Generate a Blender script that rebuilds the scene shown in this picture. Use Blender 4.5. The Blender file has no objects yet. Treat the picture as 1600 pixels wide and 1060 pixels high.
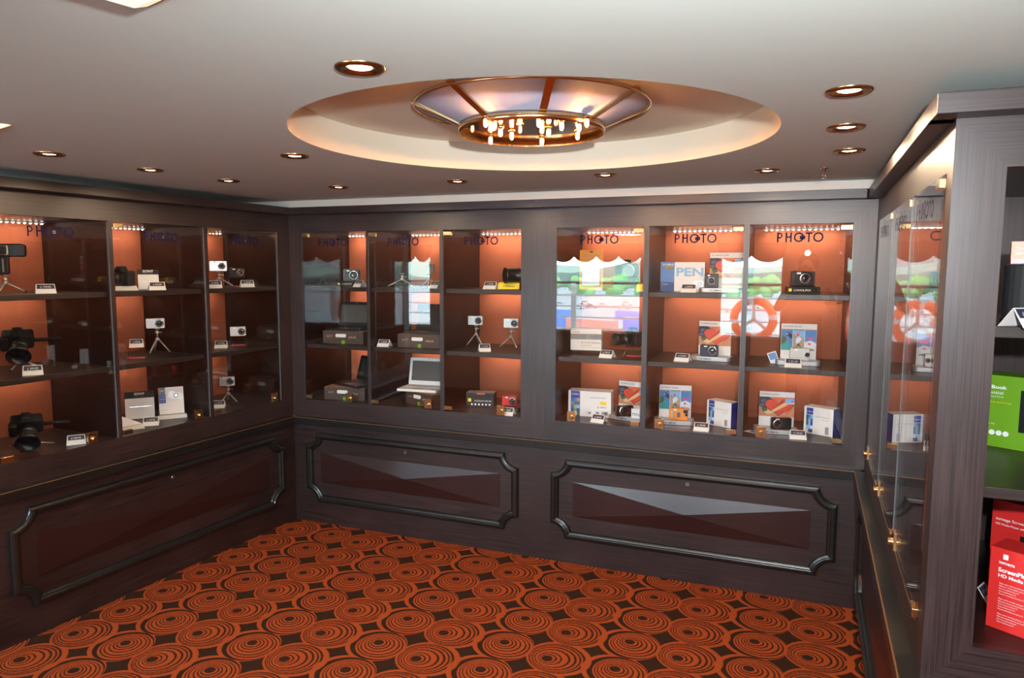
import bpy, bmesh, math, random
from mathutils import Matrix, Vector
random.seed(7)
SC = bpy.context.scene
COL = SC.collection
PI = math.pi
def R(d): return math.radians(d)

# ------------------------------------------------------------------ camera
YAW, PITCH, ROLL = R(21.4827), R(-5.7647), R(0.2313)
fw = Vector((-math.sin(YAW)*math.cos(PITCH), math.cos(YAW)*math.cos(PITCH), math.sin(PITCH)))
rt = Vector((math.cos(YAW), math.sin(YAW), 0)); up = rt.cross(fw)
rt2 = rt*math.cos(ROLL) + up*math.sin(ROLL); up2 = up*math.cos(ROLL) - rt*math.sin(ROLL)
cam = bpy.data.objects.new('camera', bpy.data.cameras.new('camera')); COL.objects.link(cam)
mw = Matrix((rt2, up2, -fw)).transposed().to_4x4(); mw.translation = Vector((2.9666, -3.681, 1.65))
cam.matrix_world = mw
cam.data.sensor_width = 36; cam.data.sensor_fit = 'HORIZONTAL'
cam.data.lens = 1105.3*36/1600; cam.data.clip_start = 0.03; cam.data.clip_end = 900
SC.camera = cam
# ------------------------------------------------------------------ exposure, world
SC.view_settings.view_transform = 'Standard'; SC.view_settings.look = 'None'
SC.view_settings.exposure = 0.0; SC.view_settings.gamma = 1.0; SC.view_settings.use_curve_mapping = False
SC.cycles.use_denoising = True
SC.cycles.max_bounces = 10; SC.cycles.glossy_bounces = 5; SC.cycles.diffuse_bounces = 4
SC.cycles.transparent_max_bounces = 24; SC.cycles.sample_clamp_indirect = 6.0
SC.cycles.caustics_reflective = False; SC.cycles.caustics_refractive = False
W = bpy.data.worlds.new('sky'); SC.world = W; W.use_nodes = True
bg = W.node_tree.nodes['Background']; bg.inputs[0].default_value = (0.72, 0.86, 1.0, 1); bg.inputs[1].default_value = 36.0
# ------------------------------------------------------------------ large lights
def light(name, kind, loc, energy, col, rot=(0,0,0), **kw):
    d = bpy.data.lights.new(name, kind); d.energy = energy; d.color = col
    for k, v in kw.items(): setattr(d, k, v)
    o = bpy.data.objects.new(name, d); o.location = loc; o.rotation_euler = rot; COL.objects.link(o); return o
FLASH = (3.10, -3.66, 1.80)
fl = light('camera_flash_light', 'SPOT', FLASH, 250, (0.93, 0.97, 1.0), spot_size=R(128), spot_blend=1.0, shadow_soft_size=0.022)
fl.rotation_euler = Vector((-0.20, 0.97, 0.04)).to_track_quat('-Z', 'Y').to_euler()
WINS = [(-1.87, -1.47), (-0.15, 1.235), (2.19, 2.86)]
for i, (a, b) in enumerate(WINS):      # sampling portals in the window openings behind the camera
    p = light('window_portal', 'AREA', ((a+b)/2, -5.14, 1.33), 1, (1,1,1), (R(90), 0, 0), shape='RECTANGLE', size=b-a, size_y=0.98)
    p.rotation_euler = (R(90), 0, 0); p.data.cycles.is_portal = True
    p.rotation_euler = Vector((0, 1, 0)).to_track_quat('-Z', 'Z').to_euler()
for x, y in [(-2.2, -3.6), (1.2, -4.4), (4.6, -3.0), (4.6, -4.3)]:   # unseen fill lights added behind the photographer to lift the room light
    light('room_fill_light', 'AREA', (x, y, 2.03), 8, (1.0, 0.94, 0.86), (0,0,0), shape='DISK', size=0.3)

sun = light('sun', 'SUN', (0, 0, 30), 22, (1.0, 0.97, 0.92), angle=R(6)); sun.rotation_euler = Vector((-0.35, -0.75, -0.75)).to_track_quat('-Z', 'Y').to_euler()
# ------------------------------------------------------------------ materials
MT = {}
class S:
    def __init__(s, nt, v): s.nt, s.v = nt, v
    def _m(s, op, *a):
        n = s.nt.nodes.new('ShaderNodeMath'); n.operation = op
        for i, x in enumerate((s,)+a):
            x = x.v if isinstance(x, S) else x
            if isinstance(x, (int, float)): n.inputs[i].default_value = x
            else: s.nt.links.new(x, n.inputs[i])
        return S(s.nt, n.outputs[0])
    def __add__(s, o): return s._m('ADD', o)
    def __sub__(s, o): return s._m('SUBTRACT', o)
    def __mul__(s, o): return s._m('MULTIPLY', o)
    def __truediv__(s, o): return s._m('DIVIDE', o)
    __radd__ = __add__; __rmul__ = __mul__
    def sqrt(s): return s._m('SQRT')
    def floor(s): return s._m('FLOOR')
    def absv(s): return s._m('ABSOLUTE')
    def lt(s, o): return s._m('LESS_THAN', o)
    def gt(s, o): return s._m('GREATER_THAN', o)
    def mx(s, o): return s._m('MAXIMUM', o)
def new_mat(name):
    m = bpy.data.materials.new(name); m.use_nodes = True; MT[name] = m
    return m, m.node_tree, m.node_tree.nodes['Principled BSDF']
def mat(name, col, rough=0.5, metal=0.0, emit=None, es=0, spec=0.5, var=0.0, alpha=None):
    m, nt, b = new_mat(name)
    b.inputs['Base Color'].default_value = (*col, 1); b.inputs['Roughness'].default_value = rough
    b.inputs['Metallic'].default_value = metal; b.inputs['Specular IOR Level'].default_value = spec
    if emit: b.inputs['Emission Color'].default_value = (*emit, 1); b.inputs['Emission Strength'].default_value = es
    if alpha is not None: b.inputs['Alpha'].default_value = alpha
    if var:
        tc = nt.nodes.new('ShaderNodeTexCoord'); n = nt.nodes.new('ShaderNodeTexNoise'); n.inputs['Scale'].default_value = 9
        n.inputs['Detail'].default_value = 4
        nt.links.new(tc.outputs['Object'], n.inputs['Vector'])
        mx = nt.nodes.new('ShaderNodeMix'); mx.data_type = 'RGBA'
        mx.inputs[6].default_value = (*[c*(1-var) for c in col], 1); mx.inputs[7].default_value = (*[min(1, c*(1+var)) for c in col], 1)
        nt.links.new(n.outputs['Fac'], mx.inputs[0]); nt.links.new(mx.outputs[2], b.inputs['Base Color'])
    return m
def wood(name, a, b_, vertical, rough=0.42, spec=0.5):
    m, nt, b = new_mat(name)
    tc = nt.nodes.new('ShaderNodeTexCoord'); mp = nt.nodes.new('ShaderNodeMapping')
    mp.inputs['Scale'].default_value = (260, 260, 3) if vertical else (3, 3, 260)
    nt.links.new(tc.outputs['Object'], mp.inputs['Vector'])
    n = nt.nodes.new('ShaderNodeTexNoise'); n.inputs['Scale'].default_value = 1.0; n.inputs['Detail'].default_value = 5; n.inputs['Roughness'].default_value = 0.65
    nt.links.new(mp.outputs[0], n.inputs['Vector'])
    n2 = nt.nodes.new('ShaderNodeTexNoise'); n2.inputs['Scale'].default_value = 3.0
    nt.links.new(tc.outputs['Object'], n2.inputs['Vector'])
    f = S(nt, n.outputs['Fac'])*0.8 + S(nt, n2.outputs['Fac'])*0.25
    cr = nt.nodes.new('ShaderNodeValToRGB'); nt.links.new(f.v, cr.inputs[0])
    cr.color_ramp.elements[0].position = 0.42; cr.color_ramp.elements[0].color = (*a, 1)
    cr.color_ramp.elements[1].position = 0.62; cr.color_ramp.elements[1].color = (*b_, 1)
    nt.links.new(cr.outputs[0], b.inputs['Base Color'])
    b.inputs['Roughness'].default_value = rough; b.inputs['Specular IOR Level'].default_value = spec
    bp = nt.nodes.new('ShaderNodeBump'); bp.inputs['Strength'].default_value = 0.12; bp.inputs['Distance'].default_value = 0.001
    nt.links.new(n.outputs['Fac'], bp.inputs['Height']); nt.links.new(bp.outputs[0], b.inputs['Normal'])
    return m
wood('wood_v', (0.011, 0.0052, 0.0048), (0.044, 0.0235, 0.0225), True, 0.38, 0.62)
wood('wood_h', (0.010, 0.0048, 0.0044), (0.041, 0.0220, 0.0210), False, 0.38, 0.62)
wood('wood_dark', (0.006, 0.006, 0.006), (0.014, 0.013, 0.012), False, 0.30, 0.6)
wood('wood_pyramid', (0.020, 0.007, 0.0065), (0.034, 0.0125, 0.0115), False, 0.33, 0.5)
wood('wood_shelf', (0.020, 0.013, 0.011), (0.038, 0.024, 0.021), False, 0.38)
wood('wood_inner', (0.009, 0.0034, 0.0028), (0.018, 0.0068, 0.0054), True, 0.4)
mat('orange_panel', (0.29, 0.078, 0.034), 0.75, var=0.16)
mat('brass', (0.85, 0.60, 0.30), 0.18, 1.0)
mat('brass_dark', (0.55, 0.36, 0.18), 0.22, 1.0)
mat('brass_rub', (0.20, 0.095, 0.038), 0.38, 0.3)
mat('steel', (0.72, 0.72, 0.73), 0.25, 1.0)
mat('silver', (0.50, 0.47, 0.44), 0.33, 0.55)
mat('alu_grey', (0.45, 0.45, 0.46), 0.35, 0.5)
mat('black', (0.010, 0.010, 0.011), 0.33)
mat('black_matt', (0.016, 0.016, 0.017), 0.6, spec=0.3)
mat('rubber', (0.012, 0.012, 0.012), 0.8)
mat('lens_glass', (0.012, 0.014, 0.02), 0.05, spec=1.0)
mat('glass_edge', (0.16, 0.19, 0.21), 0.25)
mat('white', (0.80, 0.80, 0.80), 0.45)
mat('white_card', (0.78, 0.77, 0.74), 0.6)
mat('card_navy', (0.028, 0.030, 0.055), 0.5)
mat('letter_white', (0.82, 0.82, 0.82), 0.5)
mat('letter_black', (0.02, 0.02, 0.02), 0.5)
mat('letter_grey', (0.25, 0.25, 0.26), 0.5)
mat('letter_tan', (0.55, 0.36, 0.2), 0.5)
mat('letter_navy', (0.005, 0.009, 0.055), 0.7, spec=0.15)
mat('letter_blue_grey', (0.10, 0.12, 0.2), 0.5)
mat('blue', (0.02, 0.05, 0.32), 0.4)
mat('blue_mid', (0.05, 0.20, 0.55), 0.4)
mat('blue_sky', (0.22, 0.48, 0.80), 0.4)
mat('teal', (0.02, 0.32, 0.36), 0.4)
mat('navy', (0.015, 0.02, 0.06), 0.5)
mat('green', (0.14, 0.34, 0.008), 0.4)
mat('leaf_green', (0.06, 0.11, 0.03), 0.5)
mat('yellow', (0.85, 0.66, 0.02), 0.4)
mat('orange', (0.85, 0.28, 0.03), 0.35)
mat('pack_orange', (0.85, 0.33, 0.02), 0.4)
mat('red', (0.62, 0.025, 0.022), 0.35)
mat('heart_red', (0.72, 0.06, 0.02), 0.4)
mat('red_orange', (0.75, 0.14, 0.03), 0.4)
mat('pink', (0.80, 0.06, 0.16), 0.4)
mat('skin_tone', (0.58, 0.26, 0.14), 0.5)
mat('rock', (0.42, 0.33, 0.24), 0.6, var=0.4)
mat('snow', (0.70, 0.74, 0.82), 0.5, var=0.15)
mat('banner', (0.80, 0.52, 0.24), 0.5)
mat('box_brown', (0.065, 0.038, 0.030), 0.6)
mat('box_brown_top', (0.36, 0.19, 0.10), 0.6)
mat('screen', (0.035, 0.036, 0.036), 0.12, spec=0.9)
mat('screen_grey', (0.10, 0.10, 0.095), 0.18, spec=0.9)
mat('keys_white', (0.66, 0.60, 0.55), 0.5)
mat('ceiling_paint', (0.68, 0.755, 0.69), 0.6, var=0.02)
mat('trim_paint', (0.74, 0.73, 0.66), 0.5)
mat('recess_paint', (0.78, 0.72, 0.58), 0.6)
mat('lilac_glass', (0.40, 0.41, 0.53), 0.55, spec=0.3)
mat('bronze_mirror', (0.42, 0.30, 0.22), 0.10, 1.0)
mat('wall_paint', (0.50, 0.40, 0.34), 0.6, var=0.05)
mat('lamp_warm', (1, 0.9, 0.75), 0.3, emit=(1.0, 0.72, 0.42), es=26)
mat('bulb_lit', (1, 0.9, 0.75), 0.3, emit=(1.0, 0.38, 0.09), es=900)
mat('bulb_off', (0.75, 0.65, 0.5), 0.1, 0.3)
mat('led', (1, 0.9, 0.8), 0.3, emit=(1.0, 0.80, 0.62), es=14)
mat('panel_glow', (1, 0.95, 0.8), 0.4, emit=(1.0, 0.88, 0.64), es=0.85)
mat('valance', (0.30, 0.085, 0.05), 0.8, var=0.1)
mat('rail_white', (0.8, 0.8, 0.8), 0.4)
mat('ring_orange', (0.85, 0.12, 0.03), 0.5)
mat('deck', (0.30, 0.33, 0.34), 0.7, var=0.1)
mat('asphalt', (0.40, 0.42, 0.44), 0.9, var=0.15)
mat('hill', (0.30, 0.40, 0.33), 0.9, var=0.4)
mat('foliage', (0.16, 0.32, 0.12), 0.9, var=0.5)
mat('trunk', (0.10, 0.07, 0.05), 0.9)
for n_, c_ in dict(cont_blue=(0.10, 0.20, 0.55), cont_red=(0.55, 0.20, 0.16), cont_white=(0.85, 0.86, 0.86), cont_ochre=(0.60, 0.52, 0.22), car_silver=(0.75, 0.77, 0.8), car_dark=(0.06, 0.07, 0.09), car_glass=(0.03, 0.04, 0.05)).items():
    mat(n_, c_, 0.5, var=0.1)
mat('shirt', (0.03, 0.02, 0.02), 0.9); mat('trousers', (0.02, 0.02, 0.03), 0.9); mat('skin', (0.50, 0.27, 0.18), 0.5); mat('hair', (0.03, 0.02, 0.012), 0.7)

def glass_mat(name, r0=0.045, tint=(1, 1, 1)):
    m = bpy.data.materials.new(name); m.use_nodes = True; MT[name] = m; nt = m.node_tree; nt.nodes.clear()
    out = nt.nodes.new('ShaderNodeOutputMaterial'); g = nt.nodes.new('ShaderNodeNewGeometry')
    d = nt.nodes.new('ShaderNodeVectorMath'); d.operation = 'DOT_PRODUCT'
    nt.links.new(g.outputs['Normal'], d.inputs[0]); nt.links.new(g.outputs['Incoming'], d.inputs[1])
    c = S(nt, d.outputs['Value']).absv(); k = S(nt, 1.0)
    one = nt.nodes.new('ShaderNodeValue'); one.outputs[0].default_value = 1.0
    q = S(nt, one.outputs[0]) - c
    f = q._m('POWER', 5.0)*(1-r0) + r0
    tr = nt.nodes.new('ShaderNodeBsdfTransparent'); tr.inputs[0].default_value = (*tint, 1)
    gl = nt.nodes.new('ShaderNodeBsdfGlossy'); gl.inputs['Roughness'].default_value = 0.0; gl.inputs[0].default_value = (1, 1, 1, 1)
    mx = nt.nodes.new('ShaderNodeMixShader'); nt.links.new(f.v, mx.inputs[0]); nt.links.new(tr.outputs[0], mx.inputs[1]); nt.links.new(gl.outputs[0], mx.inputs[2])
    nt.links.new(mx.outputs[0], out.inputs[0]); return m
glass_mat('door_glass', 0.052); glass_mat('window_glass', 0.04, (0.93, 0.98, 0.97)); glass_mat('acrylic', 0.08, (0.97, 0.97, 0.97)); glass_mat('acrylic_red', 0.08, (0.95, 0.35, 0.3))

def carpet_mat():
    m, nt, b = new_mat('carpet')
    g = nt.nodes.new('ShaderNodeNewGeometry'); sp = nt.nodes.new('ShaderNodeSeparateXYZ'); nt.links.new(g.outputs['Position'], sp.inputs[0])
    X, Y = S(nt, sp.outputs[0]), S(nt, sp.outputs[1])
    t = R(2.8); c, s_ = math.cos(t), math.sin(t)
    x = X*c - Y*s_; y = X*s_ + Y*c
    PX, PY = 0.5035, 0.2345
    nz = nt.nodes.new('ShaderNodeTexNoise'); nz.inputs['Scale'].default_value = 260; nz.inputs['Detail'].default_value = 1
    nt.links.new(g.outputs['Position'], nz.inputs['Vector'])
    jit = (S(nt, nz.outputs['Fac'])-0.5)*0.075
    def cell(cx, cy):
        u = (x-cx)/PX; v = (y-cy)/PY
        return (u-(u+0.5).floor())*PX, (v-(v+0.5).floor())*PY
    def nested(px, py, sx, sy):
        qx, qy = px-sx, py-sy
        dot = qx*sx + qy*sy; q2 = qx*qx + qy*qy; k = 1-(sx*sx+sy*sy)
        disc = (dot*dot + q2*k).mx(0.0).sqrt()
        return (dot + disc)/k
    def ramp(v, stops):
        cr = nt.nodes.new('ShaderNodeValToRGB'); cr.color_ramp.interpolation = 'CONSTANT'; nt.links.new(v.v, cr.inputs[0])
        e = cr.color_ramp.elements; e[0].position = 0; e[0].color = (0, 0, 0, 1)
        e[1].position = stops[0][0]; e[1].color = (stops[0][1],)*3+(1,)
        for p, w_ in stops[1:]:
            q = e.new(p); q.color = (w_,)*3+(1,)
        return S(nt, cr.outputs[0])
    ax, ay = cell(0.645, -0.848); ax, ay = ax/0.140, ay/0.130
    bx, by_ = cell(0.888, -0.847); bx, by_ = bx/0.138, by_/0.128
    ra = (ax*ax+ay*ay).sqrt(); rb = (bx*bx+by_*by_).sqrt()
    ta = nested(ax, ay, -0.38, -0.20)
    A = ramp(ta+jit, [(0.17, 1), (0.22, 0), (0.26, 1), (0.33, 0), (0.37, 1), (0.50, 0), (0.55, 1), (0.63, 0), (0.68, 1), (0.74, 0), (0.78, 1), (0.82, 0), (0.87, 1), (0.999, 0)])
    tb1 = nested(bx, by_, 0.90, 0.0)
    ix, iy = (bx-0.162)/0.82, by_/0.82
    tb2 = nested(ix, iy, -0.28, 0.24)
    B1 = ramp(tb1, [(0.82, 0), (0.91, 1), (0.999, 0)])
    B2 = ramp(tb2+jit, [(0.20, 1), (0.28, 0), (0.33, 1), (0.40, 0), (0.45, 1), (0.55, 0), (0.60, 1), (0.72, 0), (0.77, 1), (0.85, 0), (0.90, 1), (0.999, 0)])
    inb = tb2.lt(0.999)
    B = B1*(inb*-1.0+1.0) + B2*inb
    F = A.mx(B)
    n2 = nt.nodes.new('ShaderNodeTexNoise'); n2.inputs['Scale'].default_value = 600; nt.links.new(g.outputs['Position'], n2.inputs['Vector'])
    mx = nt.nodes.new('ShaderNodeMix'); mx.data_type = 'RGBA'; mx.inputs[6].default_value = (0.052, 0.022, 0.012, 1); mx.inputs[7].default_value = (0.52, 0.092, 0.022, 1)
    nt.links.new(F.v, mx.inputs[0])
    mm = nt.nodes.new('ShaderNodeMix'); mm.data_type = 'RGBA'; mm.blend_type = 'MULTIPLY'; mm.inputs[0].default_value = 0.5
    nt.links.new(mx.outputs[2], mm.inputs[6]); nt.links.new(n2.outputs['Fac'], mm.inputs[7])
    nt.links.new(mm.outputs[2], b.inputs['Base Color'])
    b.inputs['Roughness'].default_value = 0.95; b.inputs['Specular IOR Level'].default_value = 0.1
    bp = nt.nodes.new('ShaderNodeBump'); bp.inputs['Strength'].default_value = 0.5; bp.inputs['Distance'].default_value = 0.003
    nt.links.new(n2.outputs['Fac'], bp.inputs['Height']); nt.links.new(bp.outputs[0], b.inputs['Normal'])
carpet_mat()

# ------------------------------------------------------------------ mesh building
class MB:
    def __init__(s, T=None): s.v = []; s.f = []; s.mi = []; s.mats = []; s.T = T; s.cur = 0; s.sm = []
    def m(s, name):
        if name not in s.mats: s.mats.append(name)
        s.cur = s.mats.index(name); return s
    def add(s, vs, fs, smooth=False):
        k = len(s.v)
        s.v += [tuple(s.T @ Vector(p)) if s.T else tuple(p) for p in vs]
        s.f += [tuple(i+k for i in f) for f in fs]; s.mi += [s.cur]*len(fs); s.sm += [smooth]*len(fs); return s
    def box(s, x0, x1, y0, y1, z0, z1):
        return s.add([(x0,y0,z0),(x1,y0,z0),(x1,y1,z0),(x0,y1,z0),(x0,y0,z1),(x1,y0,z1),(x1,y1,z1),(x0,y1,z1)],
                     [(0,3,2,1),(4,5,6,7),(0,1,5,4),(1,2,6,5),(2,3,7,6),(3,0,4,7)])
    def rbox(s, x0, x1, y0, y1, z0, z1, r=0.004, n=4):      # rounded in the x-z outline
        pts = []
        for cx, cz, a0 in ((x1-r, z0+r, -90), (x1-r, z1-r, 0), (x0+r, z1-r, 90), (x0+r, z0+r, 180)):
            for i in range(n+1):
                a = R(a0+90*i/n); pts.append((cx+r*math.cos(a), cz+r*math.sin(a)))
        return s.prism(pts, y0, y1)
    def prism(s, pts, y0, y1):                               # outline in x-z, extruded along y (front y0)
        n = len(pts)
        vs = [(x, y0, z) for x, z in pts] + [(x, y1, z) for x, z in pts]
        return s.add(vs, [tuple(range(n)), tuple(reversed(range(n, 2*n)))] + [(i, i+n, (i+1) % n+n, (i+1) % n) for i in range(n)])
    def prismz(s, pts, z0, z1):                              # outline in x-y (ccw), extruded up
        n = len(pts)
        vs = [(x, y, z0) for x, y in pts] + [(x, y, z1) for x, y in pts]
        return s.add(vs, [tuple(reversed(range(n))), tuple(range(n, 2*n))] + [(i, (i+1) % n, (i+1) % n+n, i+n) for i in range(n)])
    def plate(s, pts, y): return s.add([(x, y, z) for x, z in pts], [tuple(range(len(pts)))])
    def rect(s, x0, x1, z0, z1, y): return s.plate([(x0,z0),(x1,z0),(x1,z1),(x0,z1)], y)
    def ell(s, cx, cz, rx, rz, y, n=20, a0=0): return s.plate([(cx+rx*math.cos(2*PI*i/n+a0), cz+rz*math.sin(2*PI*i/n+a0)) for i in range(n)], y)
    def lathe(s, p, axis, prof, n=24, caps=True):            # prof: (distance along axis, radius)
        p = Vector(p); a = Vector(axis).normalized(); u = a.orthogonal().normalized(); w = a.cross(u)
        vs, fs = [], []
        for d, r in prof:
            for i in range(n):
                t = 2*PI*i/n; vs.append(tuple(p + a*d + (u*math.cos(t)+w*math.sin(t))*r))
        for k in range(len(prof)-1):
            for i in range(n):
                j = (i+1) % n; fs.append((k*n+i, k*n+j, (k+1)*n+j, (k+1)*n+i))
        s.add(vs, fs, True)
        if caps:
            k = len(s.v); m_ = len(prof)
            s.f.append(tuple(k-m_*n+i for i in reversed(range(n)))); s.f.append(tuple(k-n+i for i in range(n))); s.mi += [s.cur]*2; s.sm += [False]*2
        return s
    def tube(s, a, b, r0, r1=None, n=12):
        a, b = Vector(a), Vector(b); L = (b-a).length
        return s.lathe(a, b-a, [(0, r0), (L, r1 if r1 is not None else r0)], n)
    def sphere(s, c, r, n=14):
        pr = [(-math.cos(PI*i/8)*r, max(1e-5, math.sin(PI*i/8)*r)) for i in range(9)]
        return s.lathe(c, (0, 0, 1), pr, n)
    def build(s, name, parent=None, bevel=0.0, label=None, seg=2):
        me = bpy.data.meshes.new(name); me.from_pydata(s.v, [], s.f)
        for n_ in s.mats: me.materials.append(MT[n_])
        me.polygons.foreach_set('material_index', s.mi); me.polygons.foreach_set('use_smooth', s.sm); me.update()
        bm = bmesh.new(); bm.from_mesh(me); bmesh.ops.recalc_face_normals(bm, faces=bm.faces[:]); bm.to_mesh(me); bm.free()
        o = bpy.data.objects.new(name, me); COL.objects.link(o)
        if parent: o.parent = parent
        if bevel:
            b = o.modifiers.new('bevel', 'BEVEL'); b.width = bevel; b.segments = seg; b.limit_method = 'ANGLE'; b.angle_limit = R(40)
        if label: o['label'] = label
        return o
def thing(name, label, cat, loc=(0,0,0), rz=0, group=None):
    o = bpy.data.objects.new(name, None); COL.objects.link(o); o.location = loc; o.rotation_euler = (0, 0, R(rz))
    o.empty_display_size = 0.05; o['label'] = label; o['category'] = cat
    if group: o['group'] = group
    return o
def tag(o, label, cat, group=None):
    o['label'] = label; o['category'] = cat
    if group: o['group'] = group
    return o
def struct(o): o['kind'] = 'structure'; return o
def kids(o): return [c for c in bpy.data.objects if c.parent == o]
CH = {}
def copy_tree(root, loc, rz, label, group=None):
    if root.name not in CH:
        CH[root.name] = [(c, kids(c)) for c in kids(root)]
    r = root.copy(); COL.objects.link(r); r.location = loc; r.rotation_euler = (0, 0, R(rz)); r['label'] = label
    if group: r['group'] = group
    for c, gs in CH[root.name]:
        k = c.copy(); COL.objects.link(k); k.parent = r
        for g in gs: q = g.copy(); COL.objects.link(q); q.parent = k
    return r
TX = {}
def text(s, size, matn, loc, parent, name='lettering', width=None, rot=(90,0,0), lift=0.0, align='LEFT', bold=0.0, shear=0.0, label=None):
    key = (s, bold, shear, align)
    if key not in TX:
        c = bpy.data.curves.new('t', 'FONT'); c.body = s; c.size = 1; c.align_x = align; c.offset = bold; c.shear = shear; c.resolution_u = 3; c.fill_mode = 'FRONT'
        o = bpy.data.objects.new('t', c); COL.objects.link(o); dg = bpy.context.evaluated_depsgraph_get(); dg.update()
        TX[key] = bpy.data.meshes.new_from_object(o.evaluated_get(dg)); bpy.data.objects.remove(o)
    me = TX[key].copy(); me.materials.clear(); me.materials.append(MT[matn])
    xs = [v.co.x for v in me.vertices] or [0, 1]; w = max(xs)-min(xs)
    sx = size if width is None else width/w
    me.transform(Matrix.Diagonal((sx, size, 1, 1)))
    o = bpy.data.objects.new(name, me); COL.objects.link(o); o.parent = parent; o.location = loc; o.rotation_euler = tuple(R(a) for a in rot)
    if label: o['label'] = label
    return o

# ------------------------------------------------------------------ the setting
CZ = 2.052; RC = (2.190, -1.548); RR = 0.732; RZ = 2.158
f = MB().m('carpet'); f.add([(-4,-5,0),(6,-5,0),(6,0.6,0),(-4,0.6,0)], [(0,1,2,3)]); struct(f.build('floor'))
c = MB().m('ceiling_paint'); N = 96; vs = []; fs = []
for i in range(N):
    a = 2*PI*i/N; vs.append((RC[0]+RR*math.cos(a), RC[1]+RR*math.sin(a), CZ))
BX = (-4, 6, -5, 0.6)
for i in range(N):
    a = 2*PI*i/N; dx, dy = math.cos(a), math.sin(a)
    t = min([(BX[1]-RC[0])/dx if dx > 1e-9 else 1e9, (BX[0]-RC[0])/dx if dx < -1e-9 else 1e9, (BX[3]-RC[1])/dy if dy > 1e-9 else 1e9, (BX[2]-RC[1])/dy if dy < -1e-9 else 1e9])
    vs.append((RC[0]+t*dx, RC[1]+t*dy, CZ))
for i in range(N):
    j = (i+1) % N; fs.append((i, j, j+N, i+N))
c.add(vs, fs)
for cx_, cy_ in ((BX[0],BX[2]),(BX[1],BX[2]),(BX[1],BX[3]),(BX[0],BX[3])):     # the corners the fan leaves open
    k = min(range(N), key=lambda i: (vs[N+i][0]-cx_)**2+(vs[N+i][1]-cy_)**2)
    for j in ((k-1) % N, (k+1) % N): c.add([vs[N+k], vs[N+j], (cx_, cy_, CZ)], [(0,1,2)])
c.add([(-4.1,-5.2,CZ+0.25),(6.1,-5.2,CZ+0.25),(6.1,0.7,CZ+0.25),(-4.1,0.7,CZ+0.25)], [(0,1,2,3)])
struct(c.build('ceiling'))
c = MB().m('recess_paint'); ring = [(RC[0]+RR*math.cos(2*PI*i/N), RC[1]+RR*math.sin(2*PI*i/N)) for i in range(N)]
c.add([(x,y,CZ) for x,y in ring]+[(x,y,RZ) for x,y in ring], [(i,(i+1)%N,(i+1)%N+N,i+N) for i in range(N)], True)
c.add([(x,y,RZ) for x,y in ring], [tuple(range(N))]); struct(c.build('trim_1'))
w = MB().m('wall_paint'); w.box(-4.1, 6.1, 0.6, 0.7, 0, CZ+.25); struct(w.build('wall_back'))
w = MB().m('wall_paint'); w.box(-4.1, -4, -5.1, 0.6, 0, CZ+.25); struct(w.build('wall_left'))
w = MB().m('wall_paint'); w.box(6, 6.1, -5.1, 0.6, 0, CZ+.25); struct(w.build('wall_right'))
w = MB().m('wall_paint'); SZ, WT = 0.855, 1.86
w.box(-4.1, 6.1, -5.12, -5, 0, SZ); w.box(-4.1, 6.1, -5.12, -5, WT, CZ+.25)
xs = [-4.1]+[q for ab in WINS for q in ab]+[6.1]
for i in range(0, len(xs), 2): w.box(xs[i], xs[i+1], -5.12, -5, SZ, WT)
struct(w.build('wall_front'))
for i, (a, b) in enumerate(WINS):
    r = struct(MB().m('trim_paint').box(a-.015, a, -5.11, -4.985, SZ-.015, WT).box(b, b+.015, -5.11, -4.985, SZ-.015, WT).box(a, b, -5.13, -4.97, SZ-.02, SZ).build('window_%d' % (i+1)))
    r.name = 'window_%d' % (i+1)
    g = MB().m('window_glass'); g.box(a, b, -5.07, -5.064, SZ, WT); o = g.build('pane', r)
# white board strip above the back cabinets
s_ = MB().m('trim_paint').box(-0.6, 3.9, -0.076, 0.6, 2.0125, CZ-0.0005); struct(s_.build('trim_2'))

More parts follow.
